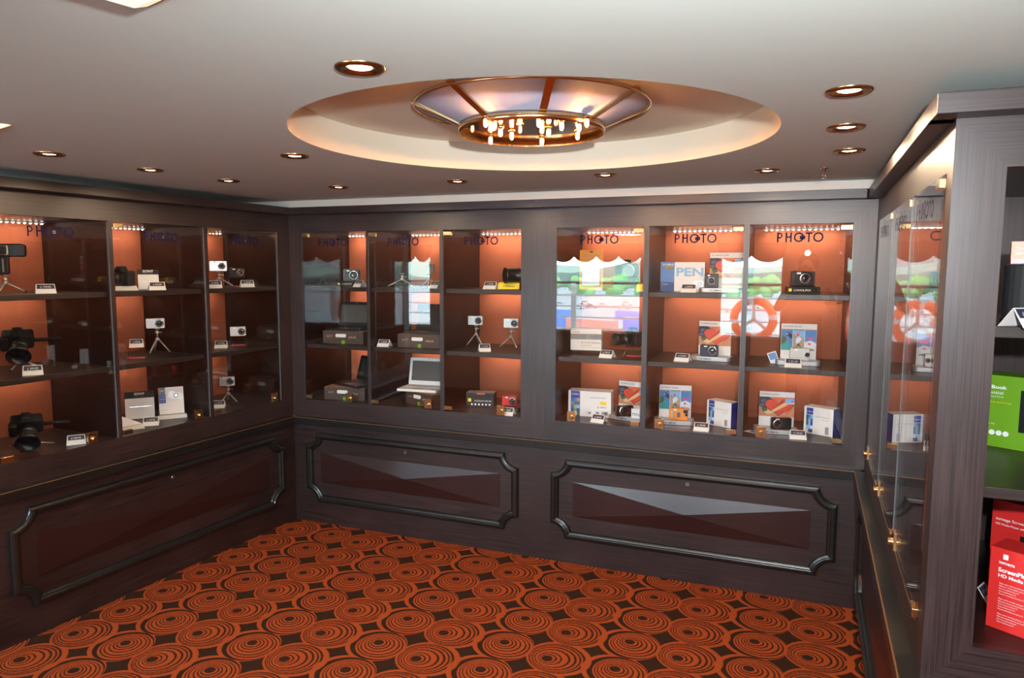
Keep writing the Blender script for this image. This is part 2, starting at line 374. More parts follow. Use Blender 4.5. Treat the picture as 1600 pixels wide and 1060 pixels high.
# ------------------------------------------------------------------ cabinets
ZB, ZT, ZF, ZC, ZL = 0.806, 1.865, 1.97, 2.013, 0.695
SH = (1.525, 1.16)
def photo_sign(door, cx, z=1.80):
    """PHOTO lettering on the glass: P H O(with a small camera) T O, MSC above"""
    b = MB().m('letter_navy'); W_, H = 0.206, 0.0455; y = -0.0015; x0 = cx-W_/2; z0 = z-H/2; t = 0.0070; k = W_/270
    def arc(c0, c1, r0, r1, a0, a1, n=28):
        for i in range(n):
            p, q = R(a0+(a1-a0)*i/n), R(a0+(a1-a0)*(i+1)/n)
            b.plate([(c0+r0*math.cos(p), c1+r0*math.sin(p)), (c0+r1*math.cos(p), c1+r1*math.sin(p)), (c0+r1*math.cos(q), c1+r1*math.sin(q)), (c0+r0*math.cos(q), c1+r0*math.sin(q))], y)
    b.rect(x0, x0+t, z0, z0+H, y); arc(x0+14*k, z0+H*0.70, H*0.18, H*0.30, -90, 90)
    b.rect(x0, x0+14*k, z0+H-t*.95, z0+H, y); b.rect(x0, x0+14*k, z0+H*.40, z0+H*.40+t*.9, y)
    h = x0+50*k; b.rect(h, h+t, z0, z0+H, y); b.rect(h+36*k-t, h+36*k, z0, z0+H, y); b.rect(h, h+36*k, z0+H*.47, z0+H*.47+t, y)
    o1 = x0+128*k; arc(o1, z0+H/2, H*.5-t, H*.5, 28, 332)
    T_ = x0+186*k; b.rect(T_-20*k, T_+20*k, z0+H-t, z0+H, y); b.rect(T_-t/2, T_+t/2, z0, z0+H, y)
    arc(x0+240*k, z0+H/2, H*.5-t, H*.5, 0, 360)
    c_ = x0+150*k; b.rect(c_-17*k, c_+15*k, z0+H*.30, z0+H*.66, y); b.rect(c_-6*k, c_+6*k, z0+H*.66, z0+H*.74, y)
    b.m('letter_white'); arc(c_+1*k, z0+H*.48, H*.10, H*.15, 0, 360, 16)
    b.build('photo_lettering', door)
    text('MSC', 0.013, 'letter_navy', (x0+163*k, y, z0+H+0.004), door, 'small_lettering', width=0.026)
def door(cab, a, b, hinge, side=1, lock=None, y=0.004, sign=True, edges=True):
    g = MB().m('door_glass'); g.box(a+.0015, b-.0015, y, y+.006, ZB+.002, ZT-.004); d = g.build('glass_door', cab)
    if edges:
        for ex in (a, b-.0015): MB().m('glass_edge').box(ex, ex+.0015, y, y+.006, ZB+.002, ZT-.004).build('polished_edge', d)
    for zz, nm in ((ZB+.020, 'hinge_plate'), (ZT-.020, 'hinge_plate')):
        hx = a+.004 if hinge < 0 else b-.054
        MB().m('brass').box(hx, hx+.050, y-.006, y+.012, zz-.012, zz+.010).build(nm, d, 0.0015)
    lx = lock if lock is not None else (b-.085 if hinge < 0 else a+.03)
    l = MB().m('brass').box(lx, lx+.048, y-.004, y+.010, ZB+.004, ZB+.058)
    l.build('lock_plate', d, 0.001)
    MB().m('brass').lathe((lx+.024, y-.018, ZB+.026), (0, 1, 0), [(0, .008), (.002, .0105), (.036, .0105), (.038, .008)], 20).build('lock_cylinder', d)
    if sign: photo_sign(d, (a+b)/2)
    return d
def moulding(cab, x0, x1, z0, z1):
    r, dx = 0.080, 0.083
    pts = []
    for cx, cz, a0, a1 in ((x0, z0, 90, 0), (x1, z0, 180, 90), (x1, z1, 270, 180), (x0, z1, 360, 270)):
        for i in range(9):
            a = R(a0+(a1-a0)*i/8); pts.append((cx+dx*math.cos(a), cz+r*math.sin(a)))
    prof = [(0,0.0),(0,-.018),(.003,-.023),(.012,-.027),(.022,-.028),(.026,-.026),(.029,-.020),(.034,-.018),(.039,-.015),(.042,-.008),(.043,0.0)]
    n = len(pts); vs = []
    for i in range(n):
        p, q, r_ = Vector(pts[i-1]), Vector(pts[i]), Vector(pts[(i+1) % n])
        d1, d2 = (q-p).normalized(), (r_-q).normalized()
        n1, n2 = Vector((-d1.y, d1.x)), Vector((-d2.y, d2.x)); m_ = (n1+n2); m_ = m_/max(0.35, m_.dot(n1)) if m_.length > 1e-6 else n1
        for o_, y in prof: vs.append((q.x+m_.x*o_, y, q.y+m_.y*o_))
    k = len(prof); b = MB().m('wood_dark')
    for i in range(n):
        j = (i+1) % n
        for t in range(k-1):
            b.add([vs[i*k+t], vs[i*k+t+1], vs[j*k+t+1], vs[j*k+t]], [(0, 3, 2, 1)])
    b.build('moulding', cab)
def pyramid(cab, x0, x1, z0, z1):
    c = ((x0+x1)/2, -0.024, (z0+z1)/2); e = -0.003
    b = MB().m('wood_pyramid'); vs = [(x0,e,z0),(x1,e,z0),(x1,e,z1),(x0,e,z1)]
    b.add(vs+[c], [(0,1,4),(1,2,4),(2,3,4),(3,0,4)]); b.add(vs+[(x,0.001,z) for x,_,z in vs], [(0,4,5,1),(1,5,6,2),(2,6,7,3),(3,7,4,0)])
    b.build('pyramid_panel', cab)
def leds(cab, a, b, y=0.44, z=ZT, n=14, nm='led_strip'):
    s = MB().m('white').box(a, b, y-.008, y+.008, z-.006, z)
    s.m('led')
    for i in range(n):
        x = a+(b-a)*(i+.5)/n; s.lathe((x, y, z-.0061), (0, 0, -1), [(0, .006), (.003, .005), (.005, .002)], 10)
    s.build(nm, cab)
LED_E = 1.6
def cabinet(name, label, loc, rz, xl, xr, bays, depth=0.52, panels=(), lower=None, lean=(0, 0), led=True, inner='wood_inner', hinges=None, crown=(0, 0), E=LED_E, overhang=.077, xtra=0):
    """xl..xr outer width; bays = [(a,b)] glass bays; local front is y=0 facing -y"""
    cab = thing(name, label, 'display cabinet', loc, rz)
    ox0, ox1 = bays[0][0], bays[-1][1]
    # outer frame: mitred stiles and rails
    for pts, m_, nm in (([(xl,ZL),(ox0,ZB),(ox0,ZT),(xl,ZF)], 'wood_v', 'frame_stile'), ([(ox1,ZB),(xr,ZL),(xr,ZF),(ox1,ZT)], 'wood_v', 'frame_stile'),
                        ([(xl,ZF),(ox0,ZT),(ox1,ZT),(xr,ZF)], 'wood_h', 'frame_rail'), ([(xl,ZL),(xr,ZL),(ox1,ZB),(ox0,ZB)], 'wood_h', 'frame_rail')):
        MB().m(m_).prism(pts, 0, 0.022).build(nm, cab)
    # carcass
    c = MB().m(inner)
    c.box(ox0-.018, ox0, .022, depth, ZB, ZT); ox1 += xtra; c.box(ox1, ox1+.018, .022, depth, ZB, ZT)
    c.m('wood_dark').box(ox0-.018, ox1+.018, .022, depth, ZT, ZT+.018)
    c.m('wood_shelf').box(ox0-.018, ox1+.018, .022, depth, ZB-.018, ZB); c.build('carcass', cab)
    MB().m('orange_panel').box(ox0-.018, ox1+.018, depth, depth+.012, ZB-.018, ZT+.018).build('back_panel', cab)
    for i in range(len(bays)-1):
        p = MB().m('wood_v').box(bays[i][1], bays[i+1][0], 0, .022, ZB, ZT); p.m(inner).box(bays[i][1], bays[i+1][0], .022, depth, ZB, ZT); p.build('partition', cab)
    for i, (a, b) in enumerate(bays):
        for z in SH:
            MB().m('wood_shelf').box(a, b+(xtra if i == len(bays)-1 else 0), .035, depth, z-.026, z).build('shelf', cab, 0.002)
        if led:
            n = max(6, int((b-a-.08)/.026)); leds(cab, a+.05, b-.03, n=n)
            for z in (ZT,)+SH:
                M_ = Matrix.Translation(loc) @ Matrix.Rotation(R(rz), 4, 'Z')
                d = bpy.data.lights.new('led_strip_light', 'AREA'); d.shape = 'RECTANGLE'; d.size = b-a-.08; d.size_y = .012; d.energy = E*(1.0 if z == ZT else 0.62)*(b-a)/.47; d.color = (1.0, 0.74, 0.52)
                o = bpy.data.objects.new('led_strip_light', d); COL.objects.link(o)
                zz = z-.013 if z == ZT else z-.031
                o.matrix_world = M_ @ Matrix.Translation(((a+b)/2+.01, .44, zz)) @ Matrix.Rotation(R(22), 4, 'X')
        if hinges: door(cab, a, b, hinges[i][0], lock=hinges[i][1], sign=hinges[i][2], edges=len(hinges[i]) < 4)
    # base: face panel, ledge, crown
    MB().m('wood_h').box(xl, xr, 0, .03, 0, .652).build('base_panel', cab)
    l = MB().m('wood_dark').box(xl+crown[0]*.4, xr-crown[1]*.4, -.045, 0.03, .652, ZL); l.m('brass_rub').box(xl+crown[0]*.4, xr-crown[1]*.4, -.0455, -.040, ZL-.003, ZL+.0005)
    l.build('ledge', cab, 0.0015)
    MB().m('wood_h').box(xl+crown[0], xr-crown[1], -overhang, .05, ZF, ZC).build('crown', cab, 0.0015)
    for p in panels:
        moulding(cab, p[0], p[1], .145, .595); pyramid(cab, p[2], p[3], .27, .468)
        MB().m('steel').lathe((p[4], .0, .529), (0, -1, 0), [(0, .0105), (.004, .0105), (.006, .009)], 18).m('black').lathe((p[4], -.006, .529), (0, -1, 0), [(0, .003), (.0006, .003)], 10).build('panel_lock', cab)
    return cab
B1 = cabinet('display_cabinet', 'dark wood glass-fronted cabinet holding laptops, left half of the back wall', (0,0,0), 0, 0.0, 1.675,
    [(.093,.567),(.581,1.064),(1.086,1.571)], panels=[(.105,1.561,.205,1.446,.824)], hinges=[(-1,.40,1),(-1,.953,1),(-1,1.425,1)], crown=(.064, 0), xtra=.07)
B2 = cabinet('display_cabinet', 'dark wood glass-fronted cabinet with camera boxes, right half of the back wall', (0,0,0), 0, 1.675, 3.324,
    [(1.774,2.250),(2.274,2.742),(2.765,3.227)], panels=[(1.76,3.218,1.885,3.101,2.505)], hinges=[(1,1.845,1),(1,2.325,1),(1,2.83,1)], crown=(0, .055))
LC = cabinet('display_cabinet', 'near-black wood glass-fronted cabinet along the left wall, tripods inside', (0,0,0), 85.95, -1.853, 0.0,
    [(-1.752,-1.210),(-1.190,-.652),(-.631,-.101)], panels=[(-1.743,-.109,-1.625,-.24,-.918)], hinges=[(-1,-1.365,1),(-1,-.755,1),(-1,-.185,1)], crown=(0, .064), xtra=.05, E=LED_E*.62)
RCb = cabinet('display_cabinet', 'shallow dark wood cabinet with glass doors seen edge-on at the right', (3.325,0,0), -91.365, 0.0, 1.893,
    [(.20,.735),(.757,1.285),(1.307,1.815)], depth=.07, panels=[(.11,1.76,.24,1.62,.94)], led=False, inner='wood_v', hinges=[(1,.21,1,0),(1,.765,1,0),(1,1.315,1,0)], crown=(.077, 0), overhang=.048)
for o in RCb.children:
    if o.name.startswith('glass_door'):
        o.location.y = -0.011
        ex = [v.co.x for v in o.data.vertices]
        for q in ((min(ex), max(ex)) if min(ex) < .3 else ((max(ex),) if max(ex) < 1.5 else ())): MB().m('glass_edge').box(q-.001, q+.001, .0045, .0145, ZB+.002, ZT-.004).build('thick_edge', o)
dr = [o for o in B1.children if o.name.startswith('glass_door')][1]      # this door stands a touch crooked on its hinges
dr.matrix_local = Matrix.Translation((.581,.004,0)) @ Matrix.Rotation(R(.95), 4, 'Z') @ Matrix.Translation((-.581,-.004,0))
# end cap of the left cabinet, side of the pillar cabinet
PC = thing('display_cabinet', 'grey-lit wooden cabinet in the right foreground holding boxed drives', 'display cabinet', (3.28, -1.893, 0), 0)
px0, pa, pb, px1 = 0.0, 0.098, 0.72, 0.82
for pts, m_, nm in (([(px0,ZL),(pa,ZB),(pa,ZT),(px0,ZF)], 'wood_v', 'frame_stile'), ([(pb,ZB),(px1,ZL),(px1,ZF),(pb,ZT)], 'wood_v', 'frame_stile'),
                    ([(px0,ZF),(pa,ZT),(pb,ZT),(px1,ZF)], 'wood_h', 'frame_rail'), ([(px0,ZL),(px1,ZL),(pb,ZB),(pa,ZB)], 'wood_h', 'frame_rail')):
    MB().m(m_).prism(pts, 0, 0.022).build(nm, PC)
c = MB().m('wood_v').box(pa-.012, pa, .022, .75, ZB, ZT).box(pb, pb+.018, .022, .75, ZB, ZT).m('wood_dark').box(pa-.012, pb, .022, .75, ZT, ZT+.018).m('wood_inner').box(pa-.012, pb, .022, .75, ZB-.018, ZB)
c.build('carcass', PC); MB().m('wood_v').box(pa-.012, pb+.018, .75, .762, ZB-.018, ZT).build('back_panel', PC)
for z in SH: MB().m('wood_shelf').box(pa, pb, .06, .75, z-.026, z).build('shelf', PC, 0.002)
MB().m('wood_h').box(px0, px1, 0, .03, 0, .652).build('base_panel', PC)
MB().m('wood_dark').box(px0, px1, -.045, .03, .652, ZL).build('ledge', PC, .0015)
MB().m('wood_h').box(-.0475, px1, -.067, .05, ZF, ZC).build('crown', PC, .0015)
moulding(PC, .08, .74, .145, .595)
light('cabinet_lamp', 'AREA', (3.62, -1.6, ZT-.01), 1.5, (1, .95, .9), shape='RECTANGLE', size=.4, size_y=.02)

# ------------------------------------------------------------------ ceiling fittings
DL = [(2.138,-2.42),(3.07,-1.871),(3.093,-1.42),(3.131,-.973),(.464,-1.874),(.456,-1.434),(.491,-1.029),(1.272,-1.533),(.824,-.631),(1.495,-.645),(2.199,-.636),(2.856,-.549)]
DLN = ['large brass downlight above the camera side of the round ceiling recess', 'nearest of three brass downlights in line at the right', 'middle of three brass downlights in line at the right', 'farthest of three brass downlights in line at the right',
       'brass downlight nearest the viewer along the left cabinet', 'second brass downlight along the left cabinet', 'third brass downlight along the left cabinet, nearest the corner', 'brass downlight at the left edge of the round recess',
       'small brass downlight above the first laptop bay of the back wall', 'small brass downlight just left of centre on the far ceiling edge', 'small brass downlight right of centre on the far ceiling edge', 'small brass downlight beside the sprinkler at the far right']
d0 = thing('recessed_downlight', DLN[0], 'downlight', (*DL[0], CZ), 0, 'brass ceiling downlights')
MB().m('brass_dark').lathe((0,0,0), (0,0,-1), [(0,.051),(.003,.051),(.006,.047),(.007,.040),(.003,.030),(-.004,.026)], 32, False).build('trim_ring', d0)
MB().m('lamp_warm').lathe((0,0,0), (0,0,-1), [(-.004,.026),(.001,.024),(.003,.016),(.004,.003)], 24, False).build('lamp', d0)
for i, (x, y) in enumerate(DL):
    if i: copy_tree(d0, (x, y, CZ), 0, DLN[i], 'brass ceiling downlights')
    light('downlight_light', 'SPOT', (x, y, CZ-.012), 9, (1.0, 0.74, 0.48), spot_size=R(178), spot_blend=0.25, shadow_soft_size=0.022)
sp = thing('sprinkler', 'small chrome fire sprinkler hanging from the ceiling at the far right', 'sprinkler', (3.07, -.551, CZ))
MB().m('steel').lathe((0,0,0), (0,0,-1), [(0,.018),(.003,.018),(.004,.009),(.012,.008),(.013,.005),(.022,.005)], 18).build('body', sp)
MB().m('steel').tube((-.006,0,-.02), (-.004,0,-.042), .0018).tube((.006,0,-.02), (.004,0,-.042), .0018).lathe((0,0,-.042), (0,0,-1), [(0,.009),(.002,.009)], 14).build('deflector', sp)
# two luminous square panels
for (x, y, rz, lb, sx) in ((2.018, -2.822, -16, 'square glowing ceiling lamp whose corner tip shows at the top left', 1), (.872, -2.272, -12, 'square glowing ceiling lamp whose tip shows at the left edge', -1)):
    t = thing('square_ceiling_lamp', lb, 'ceiling lamp', (x, y, CZ), rz)
    x0, x1 = (0, .5) if sx > 0 else (-.5, 0)
    MB().m('panel_glow').add([(x0,-.5,0),(x1,-.5,0),(x1,0,0),(x0,0,0),(x0+.04,-.46,-.022),(x1-.04,-.46,-.022),(x1-.04,-.04,-.022),(x0+.04,-.04,-.022)], [(0,4,5,1),(1,5,6,2),(2,6,7,3),(3,7,4,0),(4,7,6,5)]).build('diffuser', t)
    MB().m('brass').box(x0, x1, -.5, 0, -.001, .0).build('mount', t)
# chandelier
ch = thing('ceiling_chandelier', 'round brass ceiling light with pale panels and glowing bulbs in the recess', 'chandelier', (RC[0], RC[1], 0))
r0, r1, zb, zt = .226, .362, 2.092, RZ-.002
MB().m('brass').lathe((0,0,2.066), (0,0,1), [(0,.224),(0,.228),(.024,.230),(.024,.224),(0,.224)], 64, False).build('rim_band', ch)
MB().m('bronze_mirror').lathe((0,0,2.084), (0,0,1), [(0,.0005),(0,.225)], 64, False).build('mirror_disc', ch)
N8 = 8; A0 = R(-62.0)
for k in range(N8):
    a, b = A0+2*PI*k/N8, A0+2*PI*(k+1)/N8; p = MB().m('lilac_glass'); n = 8
    for i in range(n):
        t, u = a+(b-a)*i/n, a+(b-a)*(i+1)/n
        p.add([(r0*math.cos(t),r0*math.sin(t),zb),(r0*math.cos(u),r0*math.sin(u),zb),(r1*math.cos(u),r1*math.sin(u),zt),(r1*math.cos(t),r1*math.sin(t),zt)], [(0,1,2,3)], True)
    p.build('frosted_panel', ch)
    d = Vector((math.cos(a), math.sin(a), 0)); s_ = Vector((-d.y, d.x, 0))*.011
    q0, q1 = d*r0+Vector((0,0,zb-.004)), d*(r1+.012)+Vector((0,0,zt-.004))
    MB().m('brass').add([q0-s_, q0+s_, q1+s_, q1-s_, q0-s_+Vector((0,0,.008)), q0+s_+Vector((0,0,.008)), q1+s_+Vector((0,0,.008)), q1-s_+Vector((0,0,.008))], [(0,3,2,1),(4,5,6,7),(0,1,5,4),(2,3,7,6),(1,2,6,5),(3,0,4,7)]).build('rib', ch)
tr = MB().m('brass')
for rr in (.366,):
    M_, m2 = 64, 8
    vs = [((rr+.003*math.cos(2*PI*j/m2))*math.cos(2*PI*i/M_), (rr+.003*math.cos(2*PI*j/m2))*math.sin(2*PI*i/M_), zt-.009+.005*math.sin(2*PI*j/m2)) for i in range(M_) for j in range(m2)]
    tr.add(vs, [(i*m2+j, ((i+1)%M_)*m2+j, ((i+1)%M_)*m2+(j+1)%m2, i*m2+(j+1)%m2) for i in range(M_) for j in range(m2)], True)
tr.build('rod_ring', ch)
BL = [(2.128,-1.765,1),(2.134,-1.713,1),(2.112,-1.613,1),(2.124,-1.55,1),(2.233,-1.763,1),(2.272,-1.712,1),(2.251,-1.561,1),(2.319,-1.644,1),(2.36,-1.603,1),(2.401,-1.664,1),(2.057,-1.702,0),(2.187,-1.64,0),(2.322,-1.706,0),(2.03,-1.50,1),(2.18,-1.42,1),(2.32,-1.48,1)]
for x, y, lit in BL:
    x -= RC[0]; y -= RC[1]
    b = MB().m('brass').lathe((x,y,2.084), (0,0,-1), [(0,.011),(.004,.011),(.006,.006),(.010,.006)], 12); bo = b.build('socket', ch)
    MB().m('bulb_lit' if lit else 'bulb_off').lathe((x,y,2.074), (0,0,-1), [(0,.004),(.003,.0055),(.015,.0055),(.019,.0035),(.021,.001)], 12).build('bulb', bo, label=None if lit else 'unlit bulb')

# ------------------------------------------------------------------ goods: builders (front faces local -y)
def card(loc, rz, label, price='399.00', w=.080, group='tent-shaped price cards'):
    t = thing('price_card', label, 'price card', loc, rz, group)
    h, d, k = .042, .030, .0006
    MB().m('white_card').add([(-w/2,-d,0),(w/2,-d,0),(w/2-.004,0,h),(-w/2+.004,0,h),(w/2,d,0),(-w/2,d,0),
                              (-w/2,-d+k,0),(w/2,-d+k,0),(w/2-.004,0,h-.001),(-w/2+.004,0,h-.001),(w/2,d-k,0),(-w/2,d-k,0)],
        [(0,1,2,3),(3,2,4,5),(6,9,8,7),(9,11,10,8),(0,3,9,6),(1,7,8,2),(2,8,10,4),(3,5,11,9),(0,6,7,1),(4,10,11,5)]).build('folded_card', t)
    tilt = math.degrees(math.atan2(h, d)); e = .0008
    def P(u, v): return (u, -d+v*math.cos(R(tilt))-e*math.sin(R(tilt)), v*math.sin(R(tilt))+e*math.cos(R(tilt)))
    L = math.hypot(h, d)
    MB().m('card_navy').add([P(-w/2+.006, L*.48), P(w/2-.006, L*.48), P(w/2-.007, L*.94), P(-w/2+.007, L*.94)], [(0,1,2,3)]).build('price_band', t)
    p = P(0, L*.56); text('£ '+price, .015, 'letter_white', (p[0], p[1]-.001, p[2]+.0006), t, 'price', width=w*.5, rot=(tilt, 0, 0), align='CENTER')
    p = P(0, L*.22); text('SPECIAL OFFER', .006, 'letter_grey', (p[0], p[1]-.001, p[2]+.0004), t, 'small_print', width=w*.5, rot=(tilt, 0, 0), align='CENTER') if False else None
    return t
def tripod(loc, rz, label, h=.13, spread=.055, mount=True):
    t = thing('mini_tripod', label, 'tripod', loc, rz, 'silver tabletop tripods')
    hub = h*.60
    b = MB().m('silver').lathe((0,0,hub-.012), (0,0,1), [(0,.008),(.004,.011),(.012,.011),(.016,.007)], 16)
    b.tube((0,0,hub), (0,0,h-.016), .0042).lathe((0,0,h-.032), (0,0,1), [(0,.006),(.003,.009),(.014,.009),(.018,.006)], 16); b.build('centre_column', t)
    MB().m('silver').lathe((0,0,h-.013), (0,0,1), [(0,.004),(.006,.004),(.007,.013),(.012,.013)], 18).build('mount_plate', t)
    MB().m('steel').tube((.008,0,h-.024), (.022,0,h-.024), .0025).sphere((.024,0,h-.024), .0048, 10).build('tightening_knob', t)
    for a in (200, 320, 80):
        d = Vector((math.cos(R(a)), math.sin(R(a)), 0)); p = d*.007+Vector((0,0,hub-.006)); q = d*spread+Vector((0,0,.006))
        l = MB().m('silver').tube(p, q, .0042, .0036).build('leg', t)
        MB().m('rubber').tube(q-(q-p).normalized()*.004, q+(q-p).normalized()*.004, .0046, .004).build('rubber_foot', l)
    return t
def compact(loc, rz, label, body='silver', w=.092, h=.056, lens_x=.02, group='compact digital cameras', lensr=.022, ty=None):
    t = thing('compact_camera', label, 'camera', loc, rz, group)
    MB().m(body).rbox(-w/2, w/2, -.011, .011, 0, h, .006).build('body', t, .0018)
    l = MB().m('steel' if body != 'black_matt' else 'brass_dark').lathe((lens_x, -.011, h*.50), (0,-1,0), [(0,lensr),(.005,lensr),(.006,lensr*.86)], 28)
    l.m('black').lathe((lens_x,-.017,h*.50), (0,-1,0), [(0,lensr*.84),(.005,lensr*.80),(.006,lensr*.62),(.004,lensr*.5)], 28).build('lens_barrel', t)
    MB().m('lens_glass').lathe((lens_x,-.0205,h*.50), (0,-1,0), [(0,lensr*.52),(.001,lensr*.3),(.0015,.0004)], 20).build('lens', t)
    MB().m('white').rbox(-w*.28, -w*.10, -.0118, -.010, h*.80, h*.92, .002).build('flash', t)
    MB().m('steel').lathe((-w*.32, 0, h), (0,0,1), [(0,.006),(.003,.006)], 14).build('shutter_button', t)
    return t
def dslr(loc, rz, label, tele=.07, hood=False, body='black_matt', side=1, group='black reflex cameras', lr=.034):
    t = thing('reflex_camera', label, 'camera', loc, rz, group)
    MB().m(body).rbox(-.062, .062, -.024, .028, 0, .078, .012).build('body', t, .005)
    MB().m(body).add([(-.026,-.030,.076),(.026,-.030,.076),(.026,.022,.076),(-.026,.022,.076),(-.015,-.020,.100),(.015,-.020,.100),(.017,.014,.102),(-.017,.014,.102)],
        [(0,3,2,1),(4,5,6,7),(0,1,5,4),(1,2,6,5),(2,3,7,6),(3,0,4,7)]).build('viewfinder_hump', t, .004)
    MB().m('rubber').rbox(-.068, -.036, -.044, -.010, .002, .072, .01).build('hand_grip', t, .006)
    y = -.024
    l = MB().m('black').lathe((.006, y, .038), (0,-1,0), [(0,.033),(.008,.033),(.010,lr*.94),(.022,lr*.94),(.024,lr),(.040,lr),(.042,lr*.93),(tele,lr*.97),(tele+.002,lr),(tele+.012,lr),(tele+.012,lr*.84)], 36)
    l.build('lens_barrel', t); MB().m('lens_glass').lathe((.006, y-tele-.006, .038), (0,-1,0), [(0,lr*.84),(.002,lr*.5),(.003,.0005)], 24).build('lens', t)
    MB().m('steel').lathe((.006, y-.0405, .038), (0,-1,0), [(0,lr+.0006),(.0014,lr+.0006)], 36).build('ring', t)
    if hood: MB().m('black').lathe((.006, y-tele-.010, .038), (0,-1,0), [(0,lr+.001),(.004,lr+.002),(.036,lr+.014),(.036,lr+.011),(.004,lr-.001)], 36, False).build('lens_hood', t)
    text('DSLR', .010, 'letter_grey', (-.012, -.0302, .083), t, 'top_lettering', width=.024) if False else None
    return t
def acrylic(loc, rz, label, brand=True):
    t = thing('acrylic_stand', label, 'display stand', loc, rz, 'clear acrylic camera stands')
    w = .05
    MB().m('acrylic').add([(-w,-.035,.0),(w,-.035,.0),(w,-.035,.003),(-w,-.035,.003),(-w,.03,.0),(w,.03,.0),(w,.03,.003),(-w,.03,.003)], [(0,3,2,1),(4,5,6,7),(0,1,5,4),(1,2,6,5),(2,3,7,6),(3,0,4,7)]).build('foot_plate', t)
    for s_ in (-1, 1):
        MB().m('acrylic').add([(s_*w,-.035,.003),(s_*w,-.030,.003),(s_*w*.8,.010,.056),(s_*w*.8,.005,.056),(s_*(w-.003),-.035,.003),(s_*(w-.003),-.030,.003),(s_*(w*.8-.003),.010,.056),(s_*(w*.8-.003),.005,.056)],
            [(0,1,2,3),(4,7,6,5),(0,4,5,1),(1,5,6,2),(2,6,7,3),(3,7,4,0)]).build('side_brace', t)
    MB().m('acrylic').box(-w*.85, w*.85, -.018, .028, .056, .059).build('top_plate', t)
    e = MB().m('steel')
    for s_ in (-1, 1): e.tube((s_*w, -.035, .003), (s_*w*.8, .005, .057), .0009, n=6)
    e.tube((-w, -.035, .003), (w, -.035, .003), .0009, n=6).tube((-w*.85, -.018, .059), (w*.85, -.018, .059), .0009, n=6).build('bright_edge', t)
    MB().m('acrylic_red').box(-w*.85, w*.85, -.0195, -.0183, .054, .060).build('red_strip', t)
    if brand: text('Canon', .019, 'red', (-.038, -.0365, .002), t, 'brand_lettering', width=.076, bold=.02)
    else: MB().m('red').box(-.03, .03, -.037, -.0355, .001, .006).build('red_base_strip', t)
    return t
def art_love(p, x0, x1, z0, z1, y):
    W_, H = x1-x0, z1-z0; X = lambda u: x0+W_*u; Z_ = lambda v: z0+H*v
    b = MB().m('skin_tone').rect(x0, x1, z0, z1, y)
    def poly(m, pts, k): b.m(m).plate([(X(u), Z_(v)) for u, v in pts], y-.0003*k)
    poly('red_orange', [(.33,.98),(.45,1),(.75,1),(.88,.80),(.70,.86),(.5,.84)], 1)
    poly('navy', [(0,.98),(.25,1),(.36,.92),(.40,.72),(.33,.5),(.14,.42),(0,.5)], 2)
    for i, (cx_, cz_, r_) in enumerate([(.14,.78,.11),(.24,.62,.10),(.10,.58,.09)]): b.m('letter_blue_grey').ell(X(cx_), Z_(cz_), W_*r_, H*r_*.8, y-.0009, 14)
    poly('leaf_green', [(.05,.42),(.22,.46),(.24,.28),(.12,.22)], 2)
    hp = []
    for i in range(40):
        t = 2*PI*i/40; hx = 16*math.sin(t)**3/34; hz = (13*math.cos(t)-5*math.cos(2*t)-2*math.cos(3*t)-math.cos(4*t))/34
        hp.append((.56+hx*.84, .53+hz*.98))
    poly('letter_black', [((u-.6)*1.07+.6, (v-.53)*1.07+.53) for u, v in hp], 3.4); poly('heart_red', hp, 4)
    poly('banner', [(.22,.14),(.30,.10),(.84,.66),(.80,.84)], 5); poly('banner', [(.14,.24),(.24,.10),(.34,.24),(.28,.32)], 5.4)
    poly('red_orange', [(.72,.30),(.90,.50),(.95,.40),(.78,.10),(.74,.05),(.80,.28)], 3)
    poly('blue_sky', [(.74,.68),(1,.68),(1,.94),(.74,.94)], 6); poly('snow', [(.74,.68),(1,.68),(1,.76),(.86,.72)], 7); poly('heart_red', [(.92,.74),(.96,.74),(.95,.86),(.92,.86)], 7)
    b.build('picture', p)
    text('LOVE', H*.13, 'letter_black', (X(.34), y-.0024, Z_(.26)), p, 'banner_lettering', width=W_*.46, rot=(90, -40, 0))
